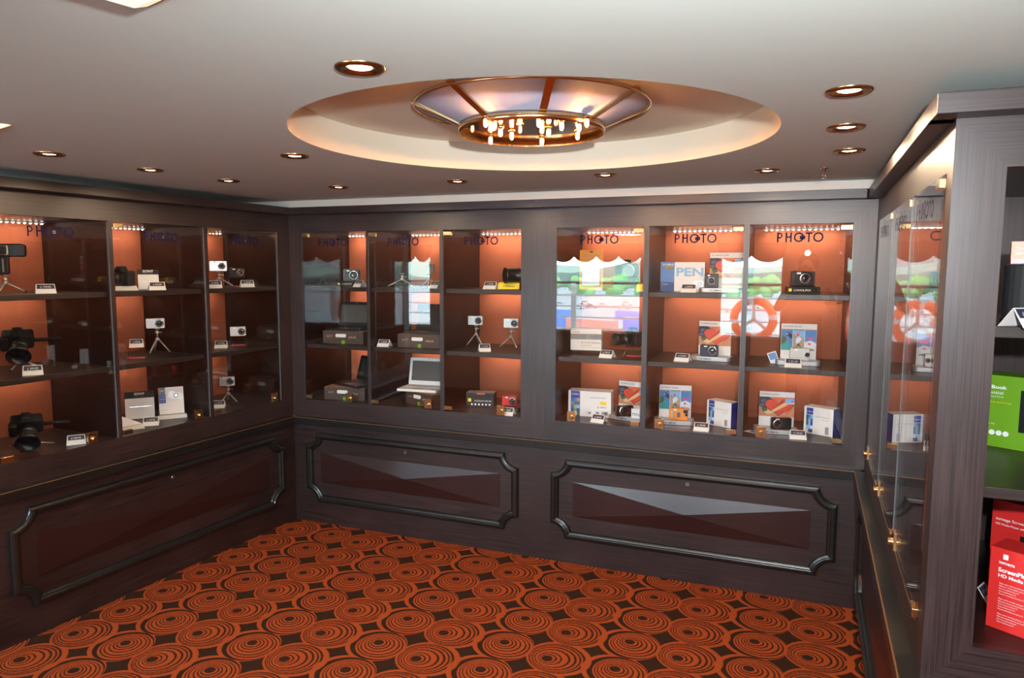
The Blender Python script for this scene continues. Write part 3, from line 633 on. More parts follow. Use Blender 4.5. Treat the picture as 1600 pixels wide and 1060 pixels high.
def art_tough(p, x0, x1, z0, z1, y):
    b = MB(); W_ = (x1-x0)/3; H = z1-z0; gap = W_*.02
    def sub(k):
        a = x0+k*W_+gap; c = x0+(k+1)*W_-gap
        X = lambda u: a+(c-a)*u; Z_ = lambda v: z0+H*v
        return a, c, X, Z_
    for k in range(3): a, c, X, Z_ = sub(k); b.m('letter_grey').rect(a, c, z0+H*.94, z1, y)
    a, c, X, Z_ = sub(0); b.m('blue_mid').rect(a, c, z0, z0+H*.94, y); b.m('teal').plate([(X(0),Z_(0)),(X(1),Z_(0)),(X(.9),Z_(.25)),(X(.45),Z_(.5)),(X(0),Z_(.75))], y-.0003)
    b.m('banner' if False else 'leaf_green').plate([(X(0),Z_(.25)),(X(.4),Z_(.38)),(X(.5),Z_(.55)),(X(.2),Z_(.7)),(X(0),Z_(.5))], y-.0005)
    b.m('navy').ell(X(.58), Z_(.76), W_*.20, H*.10, y-.0006); b.m('navy').plate([(X(.6),Z_(.75)),(X(.95),Z_(.78)),(X(.95),Z_(.55)),(X(.7),Z_(.60))], y-.0006); b.m('blue_sky').ell(X(.5), Z_(.77), W_*.10, H*.05, y-.0008)
    a, c, X, Z_ = sub(1); b.m('blue_sky').rect(a, c, z0, z0+H*.94, y); b.m('rock').plate([(X(0),Z_(0)),(X(1),Z_(0)),(X(1),Z_(.58)),(X(.7),Z_(.66)),(X(.4),Z_(.62)),(X(0),Z_(.80))], y-.0003)
    b.m('heart_red').ell(X(.42), Z_(.74), W_*.12, H*.06, y-.0006); b.m('skin_tone').ell(X(.45), Z_(.82), W_*.08, H*.04, y-.0007); b.m('snow').plate([(X(.3),Z_(.3)),(X(.6),Z_(.4)),(X(.8),Z_(.56)),(X(.5),Z_(.66)),(X(.25),Z_(.55))], y-.0005)
    b.m('letter_black').plate([(X(.2),Z_(.10)),(X(.5),Z_(.34)),(X(.8),Z_(.10)),(X(.5),Z_(.24))], y-.0006)
    a, c, X, Z_ = sub(2); b.m('blue_mid').rect(a, c, z0, z0+H*.94, y); b.m('snow').plate([(X(0),Z_(.0)),(X(1),Z_(0)),(X(1),Z_(.36)),(X(.5),Z_(.48)),(X(0),Z_(.40))], y-.0003)
    b.m('pink').plate([(X(.08),Z_(.66)),(X(.40),Z_(.52)),(X(.62),Z_(.52)),(X(.90),Z_(.72)),(X(.62),Z_(.60)),(X(.34),Z_(.60))], y-.0006); b.m('heart_red').ell(X(.42), Z_(.32), W_*.14, H*.05, y-.0006); b.m('letter_grey').plate([(X(0),Z_(0)),(X(.9),Z_(0)),(X(.8),Z_(.08)),(X(.1),Z_(.14))], y-.0006)
    b.build('picture', p)
def board(loc, rz, label, kind, h=.205, w=.172, off=-.018):
    t = thing('camera_display_board', label, 'display board', loc, rz, 'camera boards on grey rounded bases')
    # rounded base
    pts = []
    for cx_, cy_, a0 in ((.075,-.050,-90),(.075,.02,0),(-.095,.02,90),(-.095,-.050,180)):
        for i in range(7):
            a = R(a0+90*i/6); pts.append((cx_+.022*math.cos(a), cy_+.022*math.sin(a)))
    MB().m('alu_grey').prismz(pts, 0, .023).build('base', t, .002)
    text('OLYMPUS', .0115, 'letter_black', (-.062, -.0728, .0065), t, 'base_lettering', width=.062, bold=.02)
    x0, x1 = off-w/2+.012, off+w/2+.012
    MB().m('white').box(x0, x1, .022, .027, .023, h).build('backboard', t, .0006)
    text('OLYMPUS ZOOM' if kind == 'love' else 'OLYMPUS TOUGH', .0125, 'letter_black', (x0+.009, .0213, h-.0185), t, 'header_lettering', width=.085 if kind == 'love' else .09)
    (art_love if kind == 'love' else art_tough)(t, x0+.0005, x1-.0005, .074 if kind == 'love' else .068, h-.028, .0212)
    return t
def smallbox(loc, rz, label, w, h, d, front, parts, top='white', side=None, group='boxed cameras and accessories', name='product_box', tilt=0):
    t = thing(name, label, 'box', loc, rz, group)
    if tilt: t.rotation_euler = (R(tilt), 0, R(rz))
    b = MB().m(front).box(-w/2, w/2, 0, d, 0, h); b.build('carton', t, .0008)
    if top != front: MB().m(top).box(-w/2+.0005, w/2-.0005, .0005, d-.0005, h, h+.0006).build('top_face', t)
    if side: MB().m(side).box(w/2, w/2+.0006, .0005, d-.0005, .0005, h-.0005).build('side_face', t)
    for p in parts:
        if p[0] == 'r': MB().m(p[1]).box(p[2], p[3], -.0008, 0, p[4], p[5]).build(p[6] if len(p) > 6 else 'printed_panel', t)
        elif p[0] == 't': text(p[1], p[2], p[3], (p[4], -.0012, p[5]), t, 'lettering', width=p[6], bold=p[7] if len(p) > 7 else 0)
        elif p[0] == 'o': MB().m(p[1]).lathe((p[2], 0, p[3]), (0,-1,0), [(0,p[4]),(.0009,p[4])], 20).build(p[5], t)
        elif p[0] == 'love': art_love(t, *p[1:], -.0012)
        elif p[0] == 'cam':
            x, z, s = p[1:4]; q = MB().m('alu_grey').box(x-s/2, x+s/2, -.001, 0, z-s*.3, z+s*.3); q.m('letter_black').ell(x+s*.12, z, s*.2, s*.2, -.0014); q.m('steel').ell(x+s*.12, z, s*.11, s*.11, -.0016); q.build('printed_camera', t)
        elif p[0] == 'mos':
            x0, x1, z0, z1 = p[1:]; q = MB(); cols = ['blue_mid','teal','blue_sky','leaf_green','blue','snow','blue_sky','letter_blue_grey','blue_mid','green','rock']
            nx, nz = 3, 5; rnd = random.Random(int(w*1000))
            for i in range(nx):
                for j in range(nz): q.m(rnd.choice(cols)).rect(x0+(x1-x0)*i/nx, x0+(x1-x0)*(i+1)/nx, z0+(z1-z0)*j/nz, z0+(z1-z0)*(j+1)/nz, -.0012)
            q.build('printed_pictures', t)
    return t
def laptop(loc, rz, label, col, open_=104, w=.262, dp=.18, screen='screen', keys='black', lidh=.175):
    t = thing('netbook', label, 'laptop', loc, rz, 'small open netbook computers')
    MB().m(col).rbox(-w/2, w/2, 0, .016, -dp/2, dp/2, .010)
    b = MB(Matrix.Rotation(R(-90), 4, 'X')).m(col).rbox(-w/2, w/2, -.016, 0, -dp/2, dp/2, .010).build('base', t, .003)
    k = MB().m(keys); kw = (w-.03)/13
    for j in range(5):
        for i in range(13): k.box(-w/2+.015+i*kw+.001, -w/2+.015+(i+1)*kw-.001, .062-j*.017, .062-j*.017+.014, .016, .0175)
    k.build('keyboard', t)
    MB().m('letter_grey' if col != 'white' else 'silver').box(-.035, .035, -dp/2+.012, -dp/2+.045, .016, .0166).build('touchpad', t)
    MB().m('blue_mid').box(w/2-.04, w/2-.015, -dp/2+.012, -dp/2+.03, .016, .0165).build('palm_sticker', t)
    T = Matrix.Translation((0, dp/2-.004, .014)) @ Matrix.Rotation(R(-(open_-90)), 4, 'X')
    l = MB(T).m(col).rbox(-w/2, w/2, 0, .009, 0, lidh, .010).build('lid', t, .002)
    MB(T).m(screen).rect(-w/2+.018, w/2-.018, .028, lidh-.020, -.0006).build('screen', l)
    MB(T).m('black' if col == 'white' else 'silver').lathe((0, -.0004, lidh-.010), (0,-1,0), [(0,.0025),(.0006,.0025)], 12).build('webcam', l)
    return t
def netbox(loc, rz, label, side='ASUS', w=.285, h=.080, d=.20):
    t = thing('netbook_carton', label, 'box', loc, rz, 'brown cardboard netbook cartons')
    MB().m('box_brown').box(-w/2, w/2, 0, d, 0, h).build('carton', t, .001); MB().m('box_brown_top').box(-w/2+.001, w/2-.001, .001, d-.001, h, h+.0007).build('top_flap', t)
    MB().m('white').rbox(-w*.17, w*.09, -.007, .0, h*.52, h*.80, .008).build('carry_handle', t, .002)
    text('Eee PC', .018, 'letter_tan', (-w*.40, -.0008, h*.52), t, 'lettering', width=.040, shear=.2); text(side, .018, 'letter_tan', (w*.14, -.0008, h*.46), t, 'lettering', width=.055, bold=.02, shear=.15)
    MB().m('green').rbox(-w*.03, w*.05, -.003, 0, .0, h*.28, .004).build('seal_sticker', t)
    return t
def stand_block(loc, rz, label, col='black', w=.13, h=.034, d=.09, txt=None, tcol='letter_white', logo=True):
    t = thing('camera_plinth', label, 'display stand', loc, rz, 'angled camera plinths')
    MB().m(col).add([(-w/2,-d/2,0),(w/2,-d/2,0),(w/2,d/2,0),(-w/2,d/2,0),(-w/2,-d/2+.014,h*.92),(w/2,-d/2+.014,h*.92),(w/2,d/2,h),(-w/2,d/2,h)], [(0,3,2,1),(4,5,6,7),(0,1,5,4),(1,2,6,5),(2,3,7,6),(3,0,4,7)]).build('block', t, .0015)
    ang = math.degrees(math.atan2(h*.92, .014))
    if logo: MB().m('yellow').box(-w/2+.008, -w/2+.022, -d/2+.003, -d/2+.006, h*.30, h*.66).build('yellow_square', t)
    if txt: text(txt, .0145, tcol, (-w/2+.030, -d/2+.0035, h*.34), t, 'lettering', width=w*.52, rot=(ang, 0, 0), shear=.1, bold=.01)
    return t
def disp_box(loc, rz, label, w, h, tilt=8, head=True):
    """open-front white display unit with a black header"""
    t = thing('shelf_display_card', label, 'display board', (loc[0], loc[1], loc[2]+.001), rz)
    T = Matrix.Rotation(R(-tilt), 4, 'X')
    MB(T).m('white').box(-w/2, w/2, 0, .006, 0, h).build('white_sheet', t, .0006)
    MB(T).m('black_matt').box(-w/2-.0008, w/2+.0008, -.0015, .0065, h*.76, h+.0008).build('header', t)
    text('SONY', .017, 'letter_white', (-.026, -.0024+math.sin(R(tilt))*h*.87, h*.865), t, 'header_lettering', width=.052, rot=(90-tilt, 0, 0), bold=.03)
    text('DIGITAL CAMERAS', .006, 'letter_grey', (-.024, -.0024+math.sin(R(tilt))*h*.80, h*.80), t, 'header_small_lettering', width=.048, rot=(90-tilt, 0, 0))
    MB(T).m('steel').box(-w*.34, w*.40, -.0008, 0, h*.44, h*.448).build('fold_line', t)
    return t

# ------------------------------------------------------------------ goods: back wall, left cabinet (netbooks and small cameras)
z1, z2, z3 = 1.5255, 1.1605, .8065
stand_block((.300,.210,z1), 14, 'black plinth with yellow square under the black camera, top shelf beside the corner', txt='COOLPIX', w=.14)
compact((.318,.212,z1+.033), 20, 'black bridge camera on a black plinth, top shelf nearest the corner', 'black', .108, .078, .016, lensr=.031)
card((.455,.10,z1), -22, 'price card half hidden at the right end of the top shelf nearest the corner', '289.95')
netbox((.312,.11,z2), 6, 'brown netbook carton on the middle shelf nearest the corner')
laptop((.290,.215,z2+.081), 4, 'open black netbook with a shiny grey screen, middle shelf nearest the corner', 'black', 98, screen='screen_grey', lidh=.165)
netbox((.350,.06,z3), 6, 'brown netbook carton on the bottom shelf nearest the corner')
laptop((.365,.175,z3+.081), -22, 'open black netbook turned sideways, bottom shelf nearest the corner', 'black', 106, lidh=.165)
tripod((.700,.20,z1), 25, 'bare mini tripod with spread legs and no camera, top shelf second bay', h=.088, spread=.095)
tripod((.861,.25,z1), -30, 'mini tripod under a small upright camera, top shelf second bay', h=.090, spread=.06)
t_ = thing('pocket_video_camera', 'small upright silver pocket video camera on a tripod, top shelf second bay', 'camera', (.872,.25,z1+.0895), -20)
MB().m('silver').rbox(-.027, .027, -.008, .008, 0, .060, .005).build('body', t_, .0015); MB().m('lens_glass').lathe((.004,-.008,.048), (0,-1,0), [(0,.007),(.002,.006)], 18).build('lens', t_); MB().m('black').box(-.0275,.0275,.0082,.0095,.002,.058).build('back_shell', t_)
card((.990,.10,z1), -24, 'price card partly hidden at the right end of the top shelf, second bay', '99.95')
card((.630,.095,z2), 6, 'price card standing alone left of the carton, middle shelf second bay', '230.08')
netbox((.868,.105,z2), 6, 'brown netbook carton on the middle shelf, second bay')
laptop((.868,.215,z2+.081), 0, 'open black netbook with a dark screen, middle shelf second bay', 'black', 100, lidh=.165)
netbox((.872,.085,z3), -22, 'brown netbook carton turned askew on the bottom shelf, second bay', w=.255)
laptop((.842,.18,z3+.081), 5, 'open white netbook with a dark screen on a brown carton, bottom shelf', 'white', 103, screen='screen_grey', keys='keys_white', lidh=.175)
card((1.337,.12,z1), 0, 'price card in the middle of the third bay, top shelf', '569.00')
stand_block((1.443,.15,z1), 12, 'yellow plinth under the long lens, third bay top shelf', 'yellow', .125, .040, .08, 'Nikon', 'letter_black', logo=False)
dslr((1.545,.20,z1+.041), -50, 'black reflex camera with a fat lens on a yellow plinth, third bay top shelf', tele=.115, lr=.045)
tripod((1.152,.32,z2), 15, 'mini tripod under the left silver camera, third bay middle shelf', h=.134, spread=.062)
compact((1.148,.32,z2+.134), 12, 'silver compact camera on the left of two tripods, third bay', 'silver')
tripod((1.395,.30,z2), 0, 'mini tripod under the right silver camera, third bay middle shelf', h=.126, spread=.075)
compact((1.395,.30,z2+.126), 8, 'silver compact camera on the right of two tripods, third bay', 'silver', lens_x=.022)
card((1.302,.107,z2), 32, 'price card between the two tripods, third bay middle shelf', '149.95', .07)
smallbox((1.233,.195,z3), 12, 'black camera carton with a yellow square and a row of white icons, third bay', .172, .084, .09, 'black', [('r','yellow',-.074,-.054,.030,.050),('t','COOLPIX S8100',.012,'letter_white',-.035,.032,.105)]+[('r','letter_white',-.055+.022*i,-.045+.022*i,.009,.019,'white_icon') for i in range(6)]+[('r','red_orange',-.02,.03,.076,.083)], top='letter_grey')
stand_block((1.452,.15,z3), 0, 'low black plinth under the red camera, third bay bottom shelf', 'black', .13, .030, .10)
compact((1.438,.17,z3+.0295), 8, 'red compact camera on a black plinth, third bay bottom shelf', 'red', .088, .056)
card((1.480,.045,z3), 0, 'price card half behind the brass lock plate, third bay bottom shelf', '159.95', .075)
# ------------------------------------------------------------------ goods: back wall, right cabinet
t_ = thing('blister_pack', 'orange hanging blister pack at the left of the fourth bay, top shelf', 'packaging', (1.889,.30,z1), 4)
MB().m('pack_orange').rbox(-.068, .068, 0, .003, 0, .228, .008).build('backing_card', t_); text('SOLIGOR', .020, 'letter_grey', (-.050,-.001,.188), t_, 'lettering', width=.098); text('ACCESSORY BATTERY PACK', .007, 'letter_grey', (-.050,-.001,.175), t_, 'small_lettering', width=.098)
MB().m('silver').rbox(-.055, .055, -.014, 0, .02, .165, .01).build('blister', t_, .004); MB().m('letter_black').ell(0, .216, .012, .004, -.0005).build('hanger_slot', t_)
stand_block((2.115,.22,z1), 0, 'black plinth under the reflex camera, fourth bay top shelf', 'black', .13, .07, .10, logo=False)
dslr((2.110,.25,z1+.071), 10, 'black reflex camera high on a plinth, fourth bay top shelf', tele=.05)
stand_block((2.225,.11,z1), 5, 'yellow lettered plinth cut off by the frame, fourth bay top shelf', 'yellow', .06, .042, .05, 'Nikon', 'letter_black', logo=False)
t_ = thing('acrylic_block', 'clear acrylic block under the white lens carton, fourth bay', 'display stand', (1.893,.215,z2), 8)
MB().m('acrylic').box(-.08,.08,-.03,.06,0,.022).build('block', t_, .001)
smallbox((1.893,.195,z2+.0225), 8, 'white lens carton with a grey band and red maker name, fourth bay middle shelf', .176, .118, .08, 'white_card', [('r','letter_grey',-.088,.088,.062,.094,'grey_band'),('t','Canon',.012,'red',-.078,.101,.042,.02),('t','EF-S 55-250mm',.014,'letter_black',-.030,.040,.11),('t','F4-5.6 IS II',.009,'letter_black',-.030,.026,.06),('r','letter_black',-.030,.084,.0165,.0175,'rule'),('r','silver',.0,.07,.064,.092,'printed_lens')], top='white_card')
acrylic((2.165,.22,z2), -10, 'clear acrylic stand under the reflex camera, fourth bay middle shelf', False)
dslr((2.160,.215,z2+.0605), -48, 'black reflex camera pointing left on an acrylic stand, fourth bay', tele=.085)
card((2.042,.100,z2), -14, 'price card in front of the acrylic stand, fourth bay middle shelf', '749.75')
smallbox((1.926,.170,z3), 5, 'white and blue camera carton with a yellow sticker, fourth bay bottom shelf', .245, .146, .10, 'white', [('r','blue',-.108,-.055,.0,.145),('mos',-.106,-.057,.006,.105),('t','OLYMPUS',.009,'letter_white',-.102,.124,.042,.02),('t','OLYMPUS PEN MINI',.008,'letter_black',.005,.108,.085),('r','yellow',.060,.098,.072,.090,'yellow_sticker'),('t','E-PM1',.014,'letter_black',.045,.052,.05),('cam',.0,.022,.02),('cam',.045,.025,.022),('cam',.088,.023,.036)])
board((2.160,.215,z3), -12, 'heart and rose camera board partly behind the frame, fourth bay bottom shelf', 'love', h=.206)
compact((2.130,.155,z3+.0235), 35, 'black camera with a big round lens in front of the heart board, fourth bay', 'black', .10, .06, -.005, lensr=.030)
t_ = thing('square_sign', 'small white square sign beside the black camera, fourth bay bottom shelf', 'sign', (2.200,.118,z3+.0235), -8)
MB().m('white').box(-.024,.024,0,.002,0,.052).build('plate', t_); text('PEN', .022, 'letter_black', (-.019,-.001,.014), t_, 'lettering', width=.038); 
card((2.012,.055,z3), -12, 'price card in front of the white carton, fourth bay bottom shelf', '549.95')
smallbox((2.419,.21,z1), 4, 'white and blue camera carton with large printed letters, fifth bay top shelf', .232, .158, .10, 'white', [('r','blue_mid',-.116,-.042,0,.158),('t','OLYMPUS',.012,'letter_white',-.106,.140,.058,.03),('r','yellow',-.092,-.050,.116,.136,'yellow_sticker'),('r','blue',-.116,-.042,.0,.05),('t','E-PL2',.011,'letter_white',-.106,.034,.03),('t','PEN',.062,'blue_sky',-.036,.084,.142,.03),('cam',.085,.042,.05)], side='blue')
card((2.470,.10,z1), 0, 'price card in front of the carton with large printed letters, fifth bay top shelf', '399.95')
board((2.632,.21,z1), 0, 'heart and rose camera board on the top shelf, fifth bay', 'love', h=.208, off=.0)
compact((2.575,.180,z1+.0235), 0, 'black compact camera standing left on its board, fifth bay top shelf', 'black', .07, .074, .0, lensr=.02)
board((2.596,.235,z2), -8, 'heart and rose camera board on the middle shelf, fifth bay', 'love', h=.206)
compact((2.572,.20,z2+.0235), -2, 'dark compact camera with a silver lens, fifth bay middle shelf', 'navy', .094, .060, .018, lensr=.024)
card((2.447,.11,z2), -10, 'price card left of the camera board, fifth bay middle shelf', '116.95')
board((2.405,.21,z3), 8, 'three-picture adventure camera board on the bottom shelf, fifth bay', 'tough', h=.203, off=-.018)
t_ = compact((2.425,.175,z3+.0235), 2, 'orange rugged camera in front of its adventure board, fifth bay', 'orange', .098, .064, .042, lensr=.008)
MB().m('silver').rbox(-.038,-.030,-.013,-.010,.010,.052,.003).build('grip_bar', t_); MB().m('letter_blue_grey').rbox(-.008,.010,-.0125,-.010,.016,.042,.002).build('badge', t_); MB().m('black').rbox(.026,.048,-.0128,-.010,.040,.058,.003).build('lens_window', t_)
card((2.560,.065,z3), 0, 'price card between the adventure board and carton, fifth bay bottom shelf', '199.95')
tb = [('r','blue',-.062,-.028,.100,.134),('mos',-.062,-.028,.006,.098),('t','OLYMPUS',.007,'letter_white',-.059,.112,.028,.03),('t','OLYMPUS TOUGH',.008,'letter_grey',-.018,.090,.075),('t','TG-310',.008,'letter_grey',.020,.076,.03),('r','silver',.036,.054,.008,.042,'printed_camera')]
smallbox((2.632,.20,z3), -28, 'white and blue rugged camera carton, fifth bay bottom shelf', .15, .135, .075, 'white', tb, side='blue')
stand_block((3.020,.16,z1), 6, 'black plinth with a yellow square, sixth bay top shelf', txt='COOLPIX', w=.155, h=.040)
compact((3.018,.165,z1+.0385), 12, 'black bridge camera on a plinth behind the bright flash reflection, sixth bay top shelf', 'black', .112, .074, .01, lensr=.028)
board((3.020,.235,z2), 3, 'three-picture adventure camera board on the middle shelf, sixth bay', 'tough', h=.206)
compact((3.020,.20,z2+.0235), 4, 'silver rugged camera standing on its base, sixth bay middle shelf', 'silver', .094, .062, .034, lensr=.012)
card((2.990,.105,z2), 0, 'price card in front of the silver rugged camera, sixth bay middle shelf', '351.29')
t_ = thing('leaflet', 'small white and blue folded leaflet left of the adventure board, sixth bay', 'leaflet', (2.905,.22,z2), 18)
MB(Matrix.Rotation(R(-20),4,'Y')).m('white').add([(-.022,0,0),(.022,-.01,0),(.022,.004,.06),(-.022,.014,.06),(-.022,.002,0),(.022,-.008,0),(.022,.006,.06),(-.022,.016,.06)], [(0,1,2,3),(4,7,6,5),(0,4,5,1),(2,6,7,3),(0,3,7,4),(1,5,6,2)]).m('blue_mid').add([(-.018,-.0003,.022),(.018,-.0075,.022),(.018,.0025,.055),(-.018,.0105,.055)],[(0,1,2,3)]).build('paper', t_)
board((2.928,.19,z3), 4, 'heart and rose camera board on the bottom shelf, sixth bay', 'love', h=.205)
dslr_s = compact((2.945,.15,z3+.0235), 14, 'black compact camera in front of the heart board, sixth bay bottom shelf', 'black', .10, .060, -.02, lensr=.022)
card((3.026,.070,z3), 5, 'price card between the heart board and carton, sixth bay bottom shelf', '174.23')
smallbox((3.122,.19,z3), -26, 'white and blue rugged camera carton at the far right, sixth bay', .15, .140, .075, 'white', tb[:-1]+[('r','silver',.036,.054,.008,.046,'printed_camera')], side='blue')
t_ = thing('leaflet', 'small white leaflet lying by the brass lock plate, sixth bay bottom shelf', 'leaflet', (2.810,.13,z3), -30)
MB().m('white').box(-.035,.035,-.022,.022,0,.0015).m('blue_mid').box(-.012,.03,-.018,.010,.0015,.0018).build('paper', t_)

# ------------------------------------------------------------------ goods: left cabinet (faces +x)
LA = 85.95
tripod((-.311,-1.556,z1), LA+20, 'mini tripod under the pistol-grip camcorder at the left edge, top shelf', h=.085, spread=.075)
t_ = thing('camcorder', 'black pistol-grip camcorder at the left edge of the photo, top shelf', 'camera', (-.311,-1.556,z1+.0855), LA-38)
MB().m('black').rbox(-.02,.02,-.022,.022,0,.085,.008).build('pistol_grip', t_, .004)
MB().m('black').rbox(-.062,.085,-.026,.026,.078,.136,.012).build('body', t_, .005); MB().m('brass_dark').rbox(-.012,.022,-.0275,-.0255,.086,.128,.006).build('trim_frame', t_); MB().m('black').rbox(-.007,.017,-.0285,-.0265,.090,.124,.004).build('lens_window', t_)
MB().m('letter_grey').box(-.003,.003,-.0232,-.022,.01,.07).build('grip_stripe', t_)
card((-.176,-1.468,z1), LA-28, 'price card right of the pistol-grip camcorder, left wall top shelf', '179.95')
for (x, y, z, h, lb, ct) in ((-.395,-1.452,z2,.083,'middle','card'), (-.300,-1.500,z3,.052,'bottom','card')):
    tripod((x,y,z), LA+(5 if z == z2 else 20), 'mini tripod under the hooded camera, %s shelf of the left bay' % lb, h=h, spread=.078 if z == z2 else .10)
    t_ = dslr((x-.01,y,z+h+.001), LA-48, 'black hooded camera pointing down at the viewer, %s shelf of the left bay' % lb, tele=.055, hood=True, lr=.036)
    t_.rotation_euler = (R(34), 0, R(LA-34))
    t_.location.z += .030
    MB().m('black').rbox(.062, .17, -.006, .006, .026, .040, .005).build('fold_out_screen', t_, .002)
card((-.205,-1.530,z2), LA-30, 'price card below the hooded camera, left wall middle shelf', '399.00')
card((-.177,-1.363,z3), LA-34, 'price card right of the tripod, left wall bottom shelf', '449.95')
t_ = thing('card_easel', 'folded white card under the reflex camera, left wall top shelf', 'card', (-.235,-1.010,z1), LA-30)
MB().m('white_card').add([(-.06,-.035,0),(.06,-.035,0),(.055,-.005,.022),(-.055,-.005,.022),(.055,.04,.022),(-.055,.04,.022),(.06,.045,0),(-.06,.045,0)], [(0,1,2,3),(3,2,4,5),(5,4,6,7),(0,7,6,1),(0,3,5,7),(1,6,4,2)]).build('card_body', t_)
dslr((-.262,-1.000,z1+.0225), LA-80, 'black reflex camera with a long lens pointing right, left wall top shelf', tele=.075)
disp_box((-.232,-.862,z1), LA-30, 'white panel with a black header, left wall top shelf', .100, .105)
card((-.134,-.899,z1), LA-30, 'price card in front of the white panel, left wall top shelf', '349.00')
acrylic((-.270,-.925,z2), LA-38, 'clear and red acrylic stand with a price card on it, left wall middle shelf')
card((-.272,-.923,z2+.0595), LA-38, 'price card propped on the clear acrylic stand, left wall middle shelf', '109.00', .07)
tripod((-.320,-.745,z2), LA-10, 'mini tripod under the silver camera, left wall middle shelf', h=.145, spread=.065)
compact((-.320,-.755,z2+.145), LA-36, 'silver compact camera on a tripod, left wall middle shelf, second bay', 'silver', .094, .056)
disp_box((-.365,-.842,z3), LA-36, 'large white panel with a black header, left wall bottom shelf', .145, .150, 12)
t_ = thing('carton_stand', 'white wedge stand under the leaning camera carton, left wall bottom shelf', 'display stand', (-.232,-.748,z3), LA-34)
MB().m('white').box(-.072,.072,-.04,.0,0,.018).m('acrylic').box(-.070,.070,.0,.05,0,.018).build('block', t_, .001)
smallbox((-.238,-.742,z3+.019), LA-34, 'white camera carton with a printed silver camera leaning back, left wall bottom shelf', .125, .150, .045, 'white', [('r','black',-.0625,-.030,.112,.150),('r','blue',-.0625,-.028,.062,.112),('t','SONY',.011,'letter_white',-.058,.128,.024,.03),('t','Cyber-shot',.008,'letter_white',-.058,.082,.026),('r','orange',-.0625,-.058,.112,.150),('t','DSC-W570',.006,'letter_grey',-.055,.022,.03)], side='white', tilt=-10)
for o in list(bpy.data.objects):
    if o.name.startswith('product_box') and 'printed silver camera' in o.get('label', ''):
        q = MB(Matrix.Rotation(R(20),4,'Y')).m('alu_grey').rbox(-.05,.018,-.0012,-.0004,.086,.122,.005); q.m('letter_grey').ell(-.012,.104,.013,.013,-.0016); q.m('steel').ell(-.012,.104,.007,.007,-.002); q.build('printed_camera', o)
card((-.185,-.930,z3), LA-44, 'price card in front of the white panel, left wall bottom shelf', '129.95')
t_ = thing('leaflet', 'creased white paper with a standing flap by the partition, left wall bottom shelf', 'leaflet', (-.215,-1.050,z3), LA-20)
MB().m('white').add([(-.08,-.03,0),(.07,-.045,0),(.08,.02,.012),(-.07,.03,.004),(-.07,.034,.004),(.08,.024,.013),(-.06,.05,.075),(-.03,.05,.070)], [(0,1,2,3),(4,5,7,6)]).build('paper', t_)
tripod((-.227,-.365,z1), LA-20, 'mini tripod under the silver camera, left wall top shelf nearest the corner', h=.097, spread=.085)
compact((-.227,-.370,z1+.097), LA-40, 'silver compact camera on a tripod, left wall top shelf nearest the corner', 'silver', .096, .060)
card((-.128,-.500,z1), LA-46, 'price card left of the tripod, left wall top shelf nearest the corner', '139.00', .075)
acrylic((-.234,-.215,z1), LA-36, 'clear acrylic stand under a dark camera, left wall top shelf nearest the corner', False)
compact((-.234,-.210,z1+.0595), LA-38, 'dark compact camera with a gold lens ring, left wall top shelf nearest the corner', 'black_matt', .09, .056)
card((-.125,-.245,z1), LA-34, 'price card in front of the dark camera, left wall top shelf nearest the corner', '219.00')
acrylic((-.225,-.232,z2), LA-40, 'clear and red acrylic stand under the silver camera, left wall middle shelf nearest the corner')
compact((-.225,-.228,z2+.0595), LA-40, 'silver compact camera on an acrylic stand, left wall middle shelf nearest the corner', 'silver', .092, .058)
card((-.225,-.370,z2), LA-48, 'price card left of the acrylic stand, left wall middle shelf nearest the corner', '99.95', .075)
tripod((-.250,-.300,z3), LA-30, 'mini tripod under the small silver camera, left wall bottom shelf nearest the corner', h=.110, spread=.058)
compact((-.250,-.306,z3+.110), LA-48, 'silver compact camera on a tripod, left wall bottom shelf nearest the corner', 'silver', .088, .058, .018)
card((-.205,-.425,z3), LA-50, 'price card left of the tripod, left wall bottom shelf nearest the corner', '79.95', .07)

# ------------------------------------------------------------------ goods: right foreground cabinet
smallbox((3.545,-1.70,z1), -12, 'red and orange drive carton at the right edge, top shelf', .20, .19, .06, 'red', [('r','red_orange',-.10,.10,.150,.190),('t','The most compact network drive',.007,'letter_white',-.092,.172,.15),('t','SIMPLE HOME STORAGE',.007,'letter_white',-.092,.160,.1),('r','banner',-.03,.05,.125,.135)], top='red_orange')
t_ = thing('external_drive', 'dark rounded desktop drive in front of the red carton at the right edge', 'hard drive', (3.478,-1.765,z1), -14)
pts = [(.062*math.cos(2*PI*i/28)*(1 if abs(math.cos(2*PI*i/28)) < .9 else .97), .036*math.sin(2*PI*i/28)) for i in range(28)]
MB().m('black_matt').prismz(pts, .014, .138).build('shell', t_, .006); MB().m('black').prismz([(x*1.05, y*1.1) for x, y in pts], 0, .014).build('foot', t_, .003); text('WD', .010, 'letter_grey', (-.02,-.0385,.118), t_, 'lettering', width=.02)
card((3.440,-1.838,z1), 38, 'price card in front of the dark drive at the right edge, top shelf', '89.00', .07)
smallbox((3.572,-1.435,z2), -30, 'lime green drive carton at the right edge, middle shelf', .26, .20, .09, 'green', [('t','My Book',.013,'letter_white',-.115,.163,.062,.03),('t','Essential',.012,'letter_white',-.115,.148,.053),('t','USB 2.0 Hard Drive',.005,'letter_white',-.115,.139,.055),('t','Easy backup and storage',.006,'yellow',-.115,.124,.075),('t','2.0 TB',.006,'letter_white',-.098,.062,.022)]+[('o','letter_white',-.098+.0165*i,.040,.0072,'round_icon') for i in range(4)]+[('r','black',-.020,.09,.05,.165,'printed_drive'),('o','orange',-.103,.094,.010,'orange_badge')], top='green')
